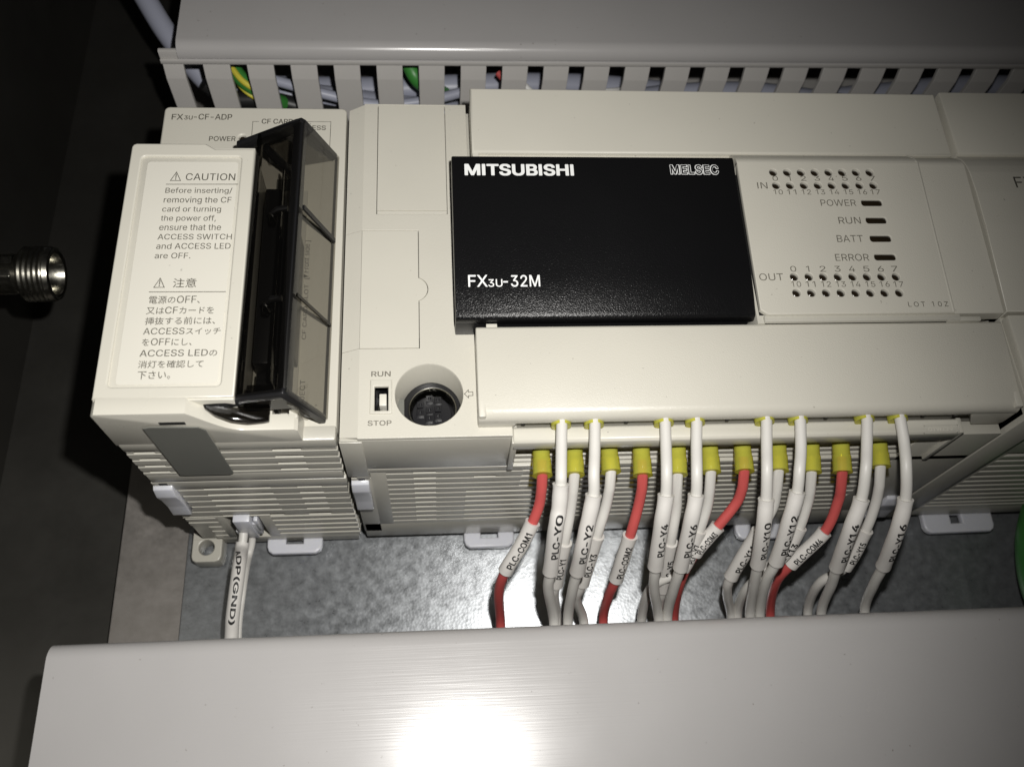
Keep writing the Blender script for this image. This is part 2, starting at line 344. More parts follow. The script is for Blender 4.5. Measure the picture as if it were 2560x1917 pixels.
FONT = {' ': [188,[]],'(': [273,[[89,207,90,244,94,283,101,324,109,364,119,403,132,441,145,477,160,510,177,539,236,539,219,503,204,466,191,428,179,390,169,351,161,313,156,276,152,241,151,207,152,176,155,145,160,115,167,83,177,50,188,16,202,-19,218,-57,236,-96,177,-96,150,-46,128,4,111,55,99,106,92,156]]],')': [273,[[37,-96,56,-56,72,-18,86,18,97,52,106,85,113,116,118,147,121,177,122,207,121,241,117,276,112,313,104,351,94,390,82,428,69,466,54,503,37,539,97,539,113,510,128,477,142,441,154,403,164,364,173,323,179,283,183,244,184,207,182,156,174,104,161,53,144,3,123,-47,97,-96]]],',': [188,[[38,-119,68,71,137,71,84,-119]]],'-': [453,[[337,244,337,188,114,188,114,244]]],'.': [188,[[95,-4,83,-3,73,1,63,9,55,18,51,29,50,41,51,53,55,64,63,73,73,81,83,85,95,87,107,85,118,81,128,73,135,64,140,53,141,41,140,29,135,18,128,9,118,1,107,-3]]],'/': [249,[[235,533,71,-76,14,-76,178,533]]],'0': [453,[[227,-7,191,-3,158,7,130,24,105,48,85,77,69,113,57,155,50,202,48,254,50,306,57,353,69,395,85,431,106,461,130,484,159,502,191,512,227,516,262,512,295,502,323,484,348,461,368,431,384,395,396,353,403,306,405,254,403,202,396,155,384,113,368,77,348,48,323,24,295,7,263,-3],[227,50,250,52,271,60,290,74,306,92,320,116,330,144,338,176,342,213,344,254,342,295,338,332,330,365,320,393,306,416,290,435,271,449,250,457,227,460,203,457,182,449,163,435,147,416,134,393,123,365,115,332,111,295,109,254,111,213,115,176,123,144,134,116,147,92,163,74,182,60,203,52]]],'1': [453,[[276,509,276,0,212,0,212,448,209,448,86,358,86,427,198,509]]],'2': [453,[[64,0,64,47,234,229,252,248,268,266,282,282,294,298,303,312,311,327,316,341,319,356,320,371,319,389,315,405,308,419,298,431,287,441,273,449,258,455,241,458,224,460,205,458,188,454,172,447,159,438,148,427,139,413,132,398,128,381,127,362,66,362,68,391,75,418,86,442,102,464,121,482,143,496,168,507,196,513,225,516,254,513,281,507,306,497,328,482,346,465,361,445,372,423,379,398,381,372,380,354,377,336,371,318,363,299,351,280,336,259,317,235,294,209,267,180,153,60,153,57,389,57,389,0]]],'3': [453,[[218,-7,188,-5,159,1,133,10,108,22,88,38,70,57,57,79,48,104,44,132,109,132,112,115,118,100,126,87,137,76,150,66,165,59,182,54,200,51,219,50,239,51,258,55,275,61,291,69,304,80,315,93,323,108,328,125,329,145,328,163,323,180,316,196,306,211,292,223,275,234,254,241,229,246,201,248,157,248,157,299,288,448,288,452,70,452,70,509,372,509,372,461,211,278,211,289,247,290,279,286,308,276,333,262,354,244,371,222,383,198,391,173,393,145,390,116,383,90,370,66,354,45,333,27,309,12,281,2,251,-5]]],'4': [453,[[40,105,40,158,247,509,311,509,109,166,109,163,413,163,413,105],[282,0,282,121,282,146,282,318,343,318,343,0]]],'5': [453,[[221,-7,192,-5,165,1,140,11,118,25,99,41,83,60,71,82,63,105,60,130,122,130,125,115,130,102,138,89,148,78,160,68,173,60,188,54,204,51,221,50,241,51,259,56,276,64,291,75,304,89,314,104,322,122,326,141,328,162,326,183,321,203,314,221,303,237,290,251,275,262,257,270,238,275,218,277,201,276,184,273,167,268,152,262,139,255,128,246,67,253,96,509,366,509,366,452,151,452,134,301,148,311,162,318,178,325,194,330,212,333,229,334,252,332,274,328,294,321,313,311,330,299,345,285,358,269,370,251,379,231,386,210,390,187,391,163,388,132,381,102,369,76,352,52,332,32,309,15,282,3,253,-4]]],'6': [453,[[226,-7,196,-4,168,3,142,15,119,31,100,51,84,74,73,101,66,130,64,162,65,187,71,212,80,239,93,268,112,302,137,340,252,509,322,509,151,261,145,261,151,270,157,279,165,288,174,295,184,302,196,307,208,311,221,313,235,314,265,312,291,305,316,295,337,280,355,262,370,240,380,215,387,187,389,157,387,127,379,98,368,73,352,50,333,30,310,14,284,3,257,-4],[226,48,245,50,263,55,279,63,293,73,304,86,314,101,322,119,326,137,327,157,326,178,322,196,314,213,304,228,293,241,279,251,263,259,245,264,226,265,207,264,190,259,174,252,160,241,148,229,138,214,131,197,126,179,125,158,126,138,131,119,138,102,148,86,160,73,174,63,190,55,207,50]]],'7': [453,[[97,0,323,448,323,452,62,452,62,509,391,509,391,449,165,0]]],'8': [453,[[226,-7,193,-5,163,1,136,11,111,25,91,42,74,62,62,84,54,109,52,135,53,156,58,176,65,195,75,212,87,228,101,241,117,252,134,260,153,265,129,276,109,289,93,308,80,330,73,354,70,380,73,405,79,429,90,450,106,469,124,485,146,498,170,508,197,514,226,516,255,514,282,508,306,498,328,485,346,469,361,450,373,429,379,405,382,380,379,354,372,330,359,308,343,289,323,276,300,267,319,260,335,252,351,241,365,228,377,212,387,195,395,176,399,156,401,135,398,109,391,84,378,62,362,42,341,25,317,11,289,1,259,-5],[226,49,248,50,267,54,285,60,300,69,313,79,323,91,331,106,335,121,337,139,335,157,330,173,322,189,312,202,298,213,283,223,265,230,247,234,226,235,206,234,187,230,169,223,154,213,140,202,130,189,122,173,117,157,115,139,117,121,121,106,129,91,139,79,152,69,167,60,185,54,205,50],[226,290,244,291,260,294,274,300,287,308,298,318,307,330,314,344,318,359,319,376,318,392,314,407,308,420,299,432,288,442,275,449,260,455,244,459,226,460,208,459,192,455,177,449,164,442,153,432,145,420,138,407,134,392,133,376,134,359,138,344,145,330,154,318,165,308,178,300,193,294,209,291]]],'9': [453,[[226,516,256,513,285,506,310,494,333,478,352,458,368,434,380,408,387,378,389,347,387,322,382,296,373,270,359,240,340,207,315,168,200,0,130,0,301,248,307,248,302,238,295,229,287,221,278,214,268,207,257,202,245,198,232,195,218,195,188,197,161,203,137,214,116,229,98,247,83,269,72,294,66,321,64,352,66,382,73,411,85,436,101,459,120,479,143,494,168,506,196,513],[226,460,207,459,190,454,174,446,160,435,148,423,138,407,131,390,127,372,125,352,127,331,131,313,138,295,148,280,160,268,174,257,190,250,207,245,226,243,245,245,263,249,279,257,293,267,305,280,314,295,322,312,326,330,327,350,326,371,322,390,314,407,305,422,293,435,279,446,263,454,245,459]]],'A': [479,[[16,0,201,509,276,509,463,0,395,0,287,302,280,323,272,346,264,372,255,402,244,438,232,478,245,478,233,437,222,402,213,371,204,345,197,322,191,302,85,0],[110,142,110,199,370,199,370,142]]],'B': [456,[[60,0,60,509,241,509,274,507,304,501,329,491,350,477,367,461,381,442,390,421,396,398,398,374,397,353,393,336,387,320,378,307,368,295,356,286,343,278,329,272,315,267,315,262,331,260,347,254,363,245,378,234,391,220,402,203,411,184,416,161,418,136,416,111,410,88,400,67,386,48,368,31,344,18,317,8,284,2,247,0],[125,57,245,57,281,60,309,67,330,80,344,96,353,115,355,137,354,153,350,169,342,184,333,197,320,209,306,218,289,225,269,229,248,231,125,231],[125,285,238,285,256,287,273,290,288,296,302,304,314,314,323,326,330,340,335,355,336,372,333,393,326,412,313,429,294,442,270,449,240,452,125,452]]],'C': [510,[[267,-7,225,-3,186,7,150,25,119,49,92,79,70,115,53,157,44,203,40,254,44,305,53,352,70,393,92,429,119,459,150,484,186,501,225,512,267,516,293,514,317,511,340,504,362,496,383,485,402,471,419,456,435,438,448,418,459,397,467,373,473,348,408,348,404,365,397,380,389,395,380,407,369,418,357,428,344,437,330,444,315,449,300,453,284,455,267,456,237,453,209,445,184,432,161,414,141,391,125,364,113,332,106,295,103,254,106,213,113,177,125,145,141,117,161,94,184,76,210,63,237,56,267,53,284,54,300,56,315,60,330,65,344,72,357,81,369,90,380,102,389,114,397,128,404,144,408,160,473,160,467,135,459,112,448,91,435,71,420,53,402,38,383,24,363,13,341,5,317,-2,293,-6]]],'D': [502,[[219,0,96,0,96,57,215,57,254,60,288,68,318,81,343,99,363,122,379,149,390,181,397,216,399,255,397,294,390,329,379,361,364,388,344,410,320,428,291,441,258,449,221,452,93,452,93,509,225,509,273,505,315,495,353,478,385,455,412,426,433,391,449,351,458,306,462,255,458,205,449,159,433,119,411,83,384,54,351,31,312,14,268,3],[125,509,125,0,60,0,60,509]]],'E': [418,[[60,0,60,509,372,509,372,452,125,452,125,286,355,286,355,229,125,229,125,57,375,57,375,0]]],'F': [410,[[60,0,60,509,369,509,369,452,125,452,125,278,346,278,346,221,125,221,125,0]]],'G': [520,[[269,-7,225,-3,185,7,149,25,118,49,91,79,69,116,53,157,43,203,40,254,43,305,53,352,69,393,91,429,117,459,149,484,184,501,223,512,265,516,291,514,316,510,340,504,363,494,384,483,403,469,421,453,436,436,449,416,460,395,468,373,474,349,408,349,402,365,395,379,387,393,378,406,368,417,356,427,344,436,330,443,315,448,300,453,283,455,265,456,236,453,209,445,183,432,160,414,141,392,125,364,113,332,106,295,103,254,106,213,113,177,125,145,141,117,161,95,184,76,210,63,238,56,269,53,296,55,322,61,345,71,365,85,382,102,396,123,407,147,413,173,415,202,434,199,283,199,283,256,478,256,478,200,475,160,466,124,451,91,431,62,406,38,377,19,344,5,308,-4]]],'H': [517,[[60,0,60,509,125,509,125,289,392,289,392,509,457,509,457,0,392,0,392,232,125,232,125,0]]],'I': [196.46,[[60,0,124,0,124,509,60,509]]],'J': [396,[[185,-7,143,-2,106,11,75,33,52,63,38,100,33,145,33,173,98,173,98,145,100,117,108,93,122,74,139,61,160,53,185,50,209,53,230,61,248,74,261,93,269,117,272,145,272,509,336,509,336,145,332,100,318,63,294,33,263,11,227,-2]]],'L': [393,[[60,0,60,509,125,509,125,57,361,57,361,0]]],'M': [628,[[60,0,60,509,152,509,277,187,280,179,284,170,287,159,291,147,295,135,299,123,303,110,307,97,311,84,315,71,319,60,322,49,307,49,311,59,314,71,318,83,322,95,326,108,330,121,334,134,338,146,342,158,346,169,349,179,352,187,476,509,568,509,568,0,504,0,504,291,504,302,504,314,504,327,505,340,505,354,505,369,505,383,506,398,506,413,506,428,507,443,507,457,513,457,508,441,503,425,498,409,492,393,487,378,482,363,477,348,472,335,467,322,463,310,459,300,456,291,342,0,286,0,170,291,167,300,163,310,159,321,155,333,150,347,145,361,140,376,134,392,129,408,124,424,118,441,112,457,119,457,119,444,120,430,120,416,120,401,121,386,121,372,121,357,121,342,122,328,122,315,122,302,122,291,122,0]]],'N': [523,[[60,0,60,509,136,509,343,183,349,174,355,163,363,151,371,137,379,122,388,107,396,90,405,73,414,55,405,54,403,72,402,90,401,108,400,126,399,142,399,157,399,171,399,184,399,195,399,509,463,509,463,0,387,0,202,290,194,303,186,317,177,331,168,346,159,363,148,381,136,402,123,425,108,452,119,454,120,429,121,406,122,384,123,363,124,345,124,328,125,313,125,301,125,291,125,0]]],'O': [533,[[267,-7,225,-3,186,7,150,25,119,49,92,79,70,115,53,157,44,203,40,254,44,305,53,352,70,393,92,429,119,459,150,484,186,501,225,512,267,516,309,512,348,501,384,484,415,459,442,429,464,393,480,352,490,305,493,254,490,203,480,157,464,115,442,79,415,49,384,25,348,7,309,-3],[267,53,296,55,324,63,349,76,372,94,392,116,408,144,420,176,428,213,430,254,428,295,420,332,408,365,392,392,372,415,349,433,324,446,296,453,267,456,237,453,210,445,184,433,161,415,142,392,125,364,113,332,106,295,103,254,106,213,113,176,125,144,142,117,161,94,184,76,210,63,237,55]]],'P': [444,[[60,0,60,509,235,509,272,506,305,499,332,487,356,471,375,452,390,430,400,404,407,377,409,348,407,318,400,291,390,265,375,243,356,223,332,207,305,195,272,188,235,186,109,186,109,242,233,242,257,244,279,248,297,256,312,266,324,279,333,294,339,310,343,328,344,348,343,367,339,385,333,402,324,416,312,428,297,439,279,446,257,451,232,452,125,452,125,0]]],'R': [449,[[60,0,60,509,236,509,273,506,305,500,333,489,356,473,376,455,390,433,401,408,407,381,409,352,407,323,401,296,390,271,376,250,356,232,333,217,305,206,273,200,236,198,96,198,96,255,234,255,258,256,280,260,298,267,313,276,325,287,334,300,340,316,344,333,345,352,344,371,340,389,334,405,325,419,313,430,298,440,279,446,258,451,233,452,125,452,125,0],[353,0,230,229,303,229,428,0]]],'S': [446,[[224,-9,188,-7,156,-1,128,9,102,23,81,40,64,60,51,83,42,109,38,137,104,137,108,118,114,102,123,88,136,76,150,66,166,59,185,53,204,50,224,49,246,50,267,54,286,60,303,69,317,79,329,92,338,106,344,122,346,139,344,154,340,168,332,179,322,189,310,197,296,205,280,211,263,217,245,222,184,239,145,253,112,269,86,289,67,313,56,341,52,372,54,400,62,425,75,448,92,468,113,484,138,498,165,508,195,514,227,516,259,514,289,508,316,498,340,484,360,468,377,449,390,427,398,403,401,378,337,378,332,402,320,421,302,437,280,449,254,456,225,459,204,457,185,454,167,448,152,440,139,430,129,418,121,405,117,391,115,376,117,359,122,345,131,334,142,324,155,315,169,308,184,302,198,297,212,293,264,279,279,275,295,270,312,264,328,256,344,248,359,238,372,226,384,213,395,198,402,180,407,161,408,139,406,112,399,87,386,64,370,43,349,25,323,11,294,0,261,-7]]],'T': [448,[[32,452,32,509,417,509,417,452,257,452,257,0,193,0,193,452]]],'U': [517,[[259,-8,220,-6,186,2,154,15,126,33,103,55,85,80,71,108,63,140,60,173,60,509,124,509,124,178,126,155,132,133,141,113,153,95,169,80,187,68,208,59,232,53,259,52,285,53,309,59,331,68,349,80,364,95,377,113,385,133,391,155,393,178,393,509,457,509,457,173,454,140,446,108,433,80,414,55,391,33,363,15,332,2,297,-6]]],'V': [479,[[204,0,16,509,84,509,192,206,199,187,207,164,215,137,225,106,236,71,248,31,235,31,247,71,257,107,267,138,276,165,283,187,290,206,395,509,463,509,278,0]]],'W': [686,[[155,0,16,509,82,509,163,196,167,179,172,162,175,145,179,128,183,111,187,94,190,76,194,58,197,40,189,40,193,58,196,76,200,94,203,111,207,128,211,145,215,162,220,179,224,196,306,509,380,509,462,196,466,179,470,162,474,145,478,128,482,111,486,94,490,76,494,58,497,40,488,40,492,58,495,76,499,94,503,111,506,128,510,145,515,162,519,179,523,196,603,509,670,509,530,0,455,0,368,323,362,345,357,368,351,391,346,417,341,445,336,475,350,475,345,446,340,420,335,395,330,371,324,347,318,323,230,0]]],'X': [474,[[18,0,217,284,217,236,29,509,104,509,178,400,188,386,196,373,204,361,211,350,217,340,223,329,230,318,236,305,243,292,232,292,239,305,246,317,252,329,258,339,265,350,272,361,280,373,288,386,298,400,374,509,446,509,259,239,259,287,456,0,382,0,292,129,283,142,275,154,268,165,262,175,256,185,250,195,244,206,237,218,230,231,244,231,238,219,231,207,225,196,219,186,213,176,206,166,199,155,191,143,182,129,91,0]]],'Y': [472,[[203,0,203,208,16,509,91,509,192,344,203,327,213,309,222,292,231,274,240,254,250,230,224,230,233,254,242,275,251,293,260,310,270,327,280,344,381,509,455,509,268,208,268,0]]],'Z': [438,[[42,0,42,46,273,385,284,400,295,415,306,431,318,446,329,461,341,476,348,454,327,453,306,453,285,452,265,452,244,452,223,452,40,452,40,509,397,509,397,462,169,129,157,113,146,97,134,81,122,65,110,49,97,33,90,54,111,55,131,56,152,57,173,57,193,57,214,57,399,57,399,0]]],'[': [273,[[101,-96,101,539,236,539,236,487,160,487,160,-44,236,-44,236,-96]]],']': [273,[[37,-96,37,-44,113,-44,113,487,37,487,37,539,172,539,172,-96]]],'a': [389,[[160,-9,137,-7,115,-3,94,5,76,15,60,29,48,45,38,63,32,84,30,108,32,128,36,146,43,161,53,174,64,184,78,193,92,200,108,206,125,211,143,214,161,217,178,220,200,223,218,225,234,227,247,229,257,231,265,235,271,240,274,246,276,255,275,272,272,285,267,297,260,307,251,315,240,322,227,327,212,330,196,331,178,330,163,327,149,322,137,316,127,309,118,301,110,292,104,283,100,274,41,291,51,313,64,331,79,346,95,358,114,368,133,375,153,380,173,383,194,384,208,384,223,382,239,379,255,375,271,369,286,360,300,350,312,336,322,320,330,301,335,278,337,251,337,0,277,0,277,52,272,52,267,43,260,34,252,25,242,16,229,8,215,1,199,-4,181,-7],[170,45,192,47,211,51,228,59,242,68,254,80,263,93,270,108,274,122,276,138,276,190,272,187,267,184,259,182,251,180,241,178,231,176,221,174,210,173,200,171,191,170,182,169,175,168,161,166,147,163,134,159,122,153,112,147,103,139,97,130,93,118,92,105,93,93,96,82,102,72,109,64,119,57,130,52,142,48,156,46]]],'c': [396,[[207,-8,174,-5,144,3,117,16,93,35,72,58,56,85,44,116,37,150,34,187,37,225,44,260,56,291,72,318,93,341,117,360,144,374,174,382,207,384,226,384,243,381,260,377,276,371,291,364,305,356,318,346,330,335,340,322,349,308,356,293,362,277,303,262,300,272,295,281,290,289,284,297,278,304,270,311,261,316,252,321,242,325,231,328,220,329,207,330,184,328,163,321,145,310,130,296,118,278,108,258,102,236,98,212,96,187,98,163,102,139,108,117,118,97,130,80,145,66,163,55,184,49,207,46,220,47,232,49,243,52,253,55,262,60,271,66,279,73,285,80,292,89,297,98,301,107,304,117,363,102,357,86,350,70,341,56,331,43,319,32,306,21,292,12,277,5,261,-1,244,-5,226,-7]]],'d': [424,[[195,-8,165,-6,137,3,111,16,89,34,70,57,55,84,43,116,36,151,34,189,36,227,43,261,55,293,70,320,89,342,112,361,137,374,165,382,196,384,218,383,237,379,253,373,267,364,278,355,287,346,295,336,301,327,306,319,311,319,311,509,372,509,372,0,313,0,313,59,307,59,301,50,295,41,287,31,277,21,266,12,252,4,236,-3,217,-7],[205,47,226,49,246,55,263,65,278,78,290,95,299,115,306,138,310,162,312,189,310,216,306,241,300,263,290,282,278,299,263,312,246,322,227,328,205,330,182,328,162,322,145,311,130,298,118,281,108,261,102,239,98,215,96,189,98,163,102,139,109,117,118,97,130,80,145,66,162,55,182,49]]],'e': [404,[[212,-8,177,-5,145,3,117,16,92,35,72,58,56,85,44,116,37,150,34,187,36,224,44,258,55,290,71,317,91,340,115,359,142,373,172,382,205,384,226,383,246,380,266,374,285,366,303,355,319,341,334,324,347,305,357,282,365,256,370,227,371,194,371,169,75,169,75,221,338,221,310,202,308,226,304,248,298,269,288,286,277,301,263,314,246,323,227,328,205,330,183,328,164,323,146,313,131,301,119,286,109,270,102,251,97,231,96,211,96,178,98,151,102,127,110,106,121,88,135,73,151,61,169,53,190,48,212,46,227,47,241,49,254,53,265,58,276,65,285,73,294,82,300,93,306,105,365,91,358,72,348,55,335,39,320,26,302,14,283,4,261,-3,237,-7]]],'f': [253,[[228,379,228,327,6,327,6,379],[81,0,81,432,82,452,87,470,96,486,107,499,120,510,135,519,152,525,169,529,187,530,201,530,212,529,222,527,231,525,238,523,243,521,227,468,224,470,220,471,215,472,209,473,202,474,195,474,178,472,164,468,154,460,147,449,143,435,142,419,142,0]]],'g': [425,[[207,-151,180,-149,156,-146,134,-140,114,-132,97,-122,82,-110,70,-97,59,-84,51,-69,101,-41,107,-49,114,-57,122,-66,131,-74,142,-82,154,-88,169,-93,187,-96,207,-97,236,-95,261,-87,282,-75,298,-58,308,-34,311,-6,311,68,306,68,301,60,294,51,287,41,277,32,266,23,252,16,236,10,217,6,195,5,165,7,138,14,113,27,90,43,71,65,55,90,43,120,36,154,34,191,36,229,43,263,55,293,71,320,90,342,112,361,138,374,166,382,196,384,218,383,237,379,253,373,267,365,279,356,288,346,296,336,302,327,308,319,313,319,313,379,372,379,372,-9,370,-40,363,-67,350,-90,334,-109,314,-124,291,-136,265,-144,237,-149],[205,59,227,61,246,66,264,75,278,87,290,103,300,121,307,142,311,166,312,193,311,219,307,242,300,264,291,283,279,299,264,312,247,322,227,328,205,330,182,328,163,322,145,312,130,298,118,282,109,262,102,241,98,218,96,193,98,167,102,144,109,123,118,104,131,88,145,76,163,66,183,61]]],'h': [410,[[114,227,114,0,53,0,53,509,114,509,114,287,102,287,116,319,132,344,152,362,175,374,200,382,227,384,252,383,275,377,295,369,313,356,328,340,341,321,350,298,355,271,357,240,357,0,296,0,296,235,293,263,286,286,273,304,256,318,235,326,210,329,192,328,176,324,161,317,147,308,136,297,126,283,119,266,115,248]]],'i': [166,[[53,0,53,379,114,379,114,0],[84,443,73,444,63,448,54,455,47,463,43,472,41,483,43,494,47,504,54,512,63,518,73,522,84,524,95,522,105,518,114,512,121,504,125,494,126,483,125,472,121,463,114,455,105,448,95,444]]],'m': [610,[[53,0,53,379,112,379,112,295,108,295,114,314,122,331,132,346,144,358,158,368,172,376,187,382,203,385,219,386,245,383,268,375,287,361,303,342,314,320,321,295,312,295,318,312,326,329,337,343,350,356,364,366,381,375,398,381,417,385,437,386,458,385,478,380,497,372,514,361,529,346,541,328,550,307,555,283,557,255,557,0,496,0,496,254,493,279,485,298,473,313,456,323,438,329,419,330,402,329,387,326,374,320,363,312,353,302,345,290,340,277,336,263,335,247,335,0,274,0,274,260,272,280,265,297,253,311,238,322,220,328,199,330,185,329,171,326,158,320,145,312,135,302,126,289,119,274,115,257,114,238,114,0]]],'n': [410,[[114,227,114,0,53,0,53,379,112,379,112,287,102,287,116,319,132,344,152,362,175,374,200,382,227,384,252,383,275,377,295,369,313,356,328,340,341,321,350,298,355,271,357,240,357,0,296,0,296,235,293,263,286,286,273,304,256,318,235,326,210,329,192,328,176,324,161,317,147,308,136,297,126,283,119,266,115,248]]],'o': [415,[[207,-8,174,-5,144,3,117,16,93,35,72,58,56,85,44,116,37,150,34,187,37,225,44,260,56,291,72,318,93,341,117,360,144,374,174,382,207,384,241,382,271,374,299,360,323,341,343,318,359,291,371,260,379,225,381,187,379,150,371,116,359,85,343,58,323,35,299,16,271,3,241,-5],[207,46,231,49,252,55,270,66,285,80,298,97,307,117,314,139,318,163,319,187,318,212,314,236,307,258,298,278,285,296,270,310,252,321,231,328,207,330,184,328,163,321,145,310,130,296,118,278,108,258,102,236,98,212,96,187,98,163,102,139,108,117,118,97,130,80,145,66,163,55,184,49]]],'p': [424,[[53,-143,53,379,112,379,112,319,118,319,123,327,130,336,137,346,147,355,158,364,171,373,188,379,207,383,229,384,259,382,287,374,313,361,335,342,354,320,370,293,381,261,388,227,390,189,388,151,381,116,370,84,355,57,336,34,313,16,288,3,260,-6,229,-8,208,-7,189,-3,173,4,159,12,147,21,138,31,130,41,124,50,118,59,114,59,114,-143],[220,47,242,49,262,55,279,66,294,80,306,97,316,117,323,139,327,163,328,189,327,215,323,239,316,261,307,281,295,298,280,311,262,322,243,328,220,330,198,328,178,322,161,312,147,299,134,282,125,263,118,241,114,216,113,189,114,162,118,138,125,115,135,95,147,78,162,65,179,55,198,49]]],'r': [259,[[53,0,53,379,112,379,112,321,115,321,124,339,137,354,152,367,171,377,191,383,213,385,218,385,223,385,229,384,235,384,240,384,243,384,243,322,241,323,236,324,230,324,223,325,215,326,207,326,190,324,174,321,159,315,146,306,135,296,126,284,119,269,115,254,114,237,114,0]]],'s': [365,[[182,-8,157,-7,133,-3,112,3,93,12,76,24,62,38,50,54,41,73,36,94,94,107,101,87,111,72,124,60,141,52,160,47,181,45,206,47,227,53,244,62,258,74,265,88,268,103,266,115,262,126,254,136,243,144,229,150,212,155,149,170,118,180,92,192,72,208,58,227,50,249,47,274,49,295,55,314,65,332,79,347,95,360,115,370,137,378,161,383,187,384,212,383,234,379,254,372,271,363,286,352,299,339,309,324,318,308,324,290,268,277,262,291,254,304,243,316,228,325,210,331,187,333,166,331,147,326,131,317,119,305,111,292,109,277,110,264,115,253,124,243,136,235,152,229,172,223,229,209,261,200,287,187,306,171,320,153,328,131,331,107,329,85,323,65,312,47,298,31,281,18,260,6,236,-2,210,-7]]],'t': [227,[[204,379,204,327,6,327,6,379],[65,471,126,471,126,98,127,83,130,70,136,61,144,55,156,51,170,50,175,50,180,50,185,51,191,52,197,53,202,54,213,2,207,0,200,-2,192,-3,184,-3,176,-4,168,-4,138,-1,113,7,92,21,77,41,68,64,65,93]]],'u': [410,[[182,-5,158,-3,135,2,115,11,97,23,82,39,69,59,60,82,54,109,53,139,53,379,114,379,114,144,116,117,124,94,137,75,154,61,175,53,200,50,218,51,234,55,249,62,263,71,274,83,283,97,290,113,295,132,296,153,296,379,357,379,357,0,298,0,298,92,307,92,294,60,277,35,257,17,234,5,209,-3]]],'v': [389,[[163,0,17,379,84,379,165,155,173,132,180,110,187,87,193,64,199,42,206,21,184,21,191,42,197,64,203,87,209,110,216,132,224,155,305,379,371,379,226,0]]],'w': [567,[[138,0,23,379,87,379,133,214,140,190,147,164,154,137,161,107,168,75,175,41,165,41,172,74,179,105,186,135,192,163,199,189,206,214,252,379,316,379,362,214,368,189,375,163,382,136,388,106,395,75,402,41,391,41,399,75,406,106,413,135,420,163,427,189,434,214,480,379,545,379,429,0,368,0,319,172,314,189,309,207,305,225,300,243,295,262,291,280,286,299,281,318,277,338,291,338,286,319,281,299,277,280,272,262,267,243,263,225,258,207,253,189,248,172,199,0]]]}
_tc = {}
def _spans(loops, y):
    ev = []
    for l in loops:
        n = len(l) // 2
        for k in range(n):
            x0, y0, x1, y1 = l[2 * k], l[2 * k + 1], l[(2 * k + 2) % (2 * n)], l[(2 * k + 3) % (2 * n)]
            if (y0 > y) != (y1 > y): ev.append((x0 + (y - y0) / (y1 - y0) * (x1 - x0), 1 if y1 > y0 else -1))
    ev.sort(); out = []; w = 0
    for x, d in ev:
        if w == 0: st = x
        w += d
        if w == 0: out.append((st, x))
    return out
def _merge(sp):
    sp = sorted(sp); out = []
    for a, b in sp:
        if out and a <= out[-1][1] + 0.5: out[-1] = (out[-1][0], max(b, out[-1][1]))
        else: out.append((a, b))
    return out
def _fill(loops, bold):
    """solid glyph from closed outlines (thousandths of an em), cut into thin rows; bold grows it all round"""
    b = bold * 1000; h = 8.0
    ys = [v for l in loops for v in l[1::2]]; y0 = min(ys) - b; n = int((max(ys) + b - y0) / h) + 1
    raw = {}
    def row(k):
        if k not in raw: raw[k] = _spans(loops, y0 + (k + 0.5) * h + 0.01)
        return raw[k]
    V = []; F = []
    m = int(b / h)
    prev = None; quads = []
    for k in range(n):
        sp = []
        for d in range(-m, m + 1):
            e = math.sqrt(max(b * b - (d * h) ** 2, 0))
            sp += [(a - e, c + e) for a, c in row(k + d)]
        sp = _merge(sp)
        for a, c in sp:
            hit = next((q for q in quads if q[4] == k and abs(q[0] - a) < 0.6 and abs(q[1] - c) < 0.6), None)
            if hit: hit[3] = y0 + (k + 1) * h; hit[4] = k + 1
            else: quads.append([a, c, y0 + k * h, y0 + (k + 1) * h, k + 1])
    for a, c, ya, yb, _ in quads:
        q = len(V); V += [(a / 1000, ya / 1000, 0), (c / 1000, ya / 1000, 0), (c / 1000, yb / 1000, 0), (a / 1000, yb / 1000, 0)]
        F.append((q, q + 1, q + 2, q + 3))
    return V, F
def glyphs(body, bold=0.0, res=3, track=0.0, fine=0.0):
    k = (body, bold, track, fine)
    if k in _tc: return _tc[k]
    V = []; F = []; x = 0.0; mixed = any(ch in FONT for ch in body)
    for ch in body:
        kk = (ch, bold)
        if kk not in _tc:
            if ch in FONT: _tc[kk] = (_fill(FONT[ch][1], bold) if FONT[ch][1] else ([], []), FONT[ch][0] / 1000)
            else:
                cu = bpy.data.curves.new('t', 'FONT'); cu.body = ch; cu.size = 0.93; cu.resolution_u = 2; cu.offset = bold
                _tc[kk] = (curve_mesh(cu), 0.93)
        (vs, fs), adv = _tc[kk]; n = len(V); sc = 1.0 if ch in FONT or not mixed else 0.66; adv = adv * sc
        V += [(a * sc + x, b * sc, c_) for a, b, c_ in vs]; F += [tuple(i + n for i in f) for f in fs]
        x += adv + track
    if fine:
        bm = bmesh.new(); bv = [bm.verts.new(v) for v in V]
        for f in F:
            try: bm.faces.new([bv[i] for i in f])
            except ValueError: pass
        bmesh.ops.triangulate(bm, faces=bm.faces[:])
        for _ in range(4):
            es = [e for e in bm.edges if e.calc_length() > fine]
            if not es: break
            bmesh.ops.subdivide_edges(bm, edges=es, cuts=1, use_grid_fill=False)
            bmesh.ops.triangulate(bm, faces=[f for f in bm.faces if len(f.verts) > 3])
        bm.verts.index_update(); V = [tuple(v.co) for v in bm.verts]; F = [tuple(v.index for v in f.verts) for f in bm.faces]; bm.free()
    a = np.array(V); _tc[k] = (a, F, a.min(0), a.max(0))
    return _tc[k]

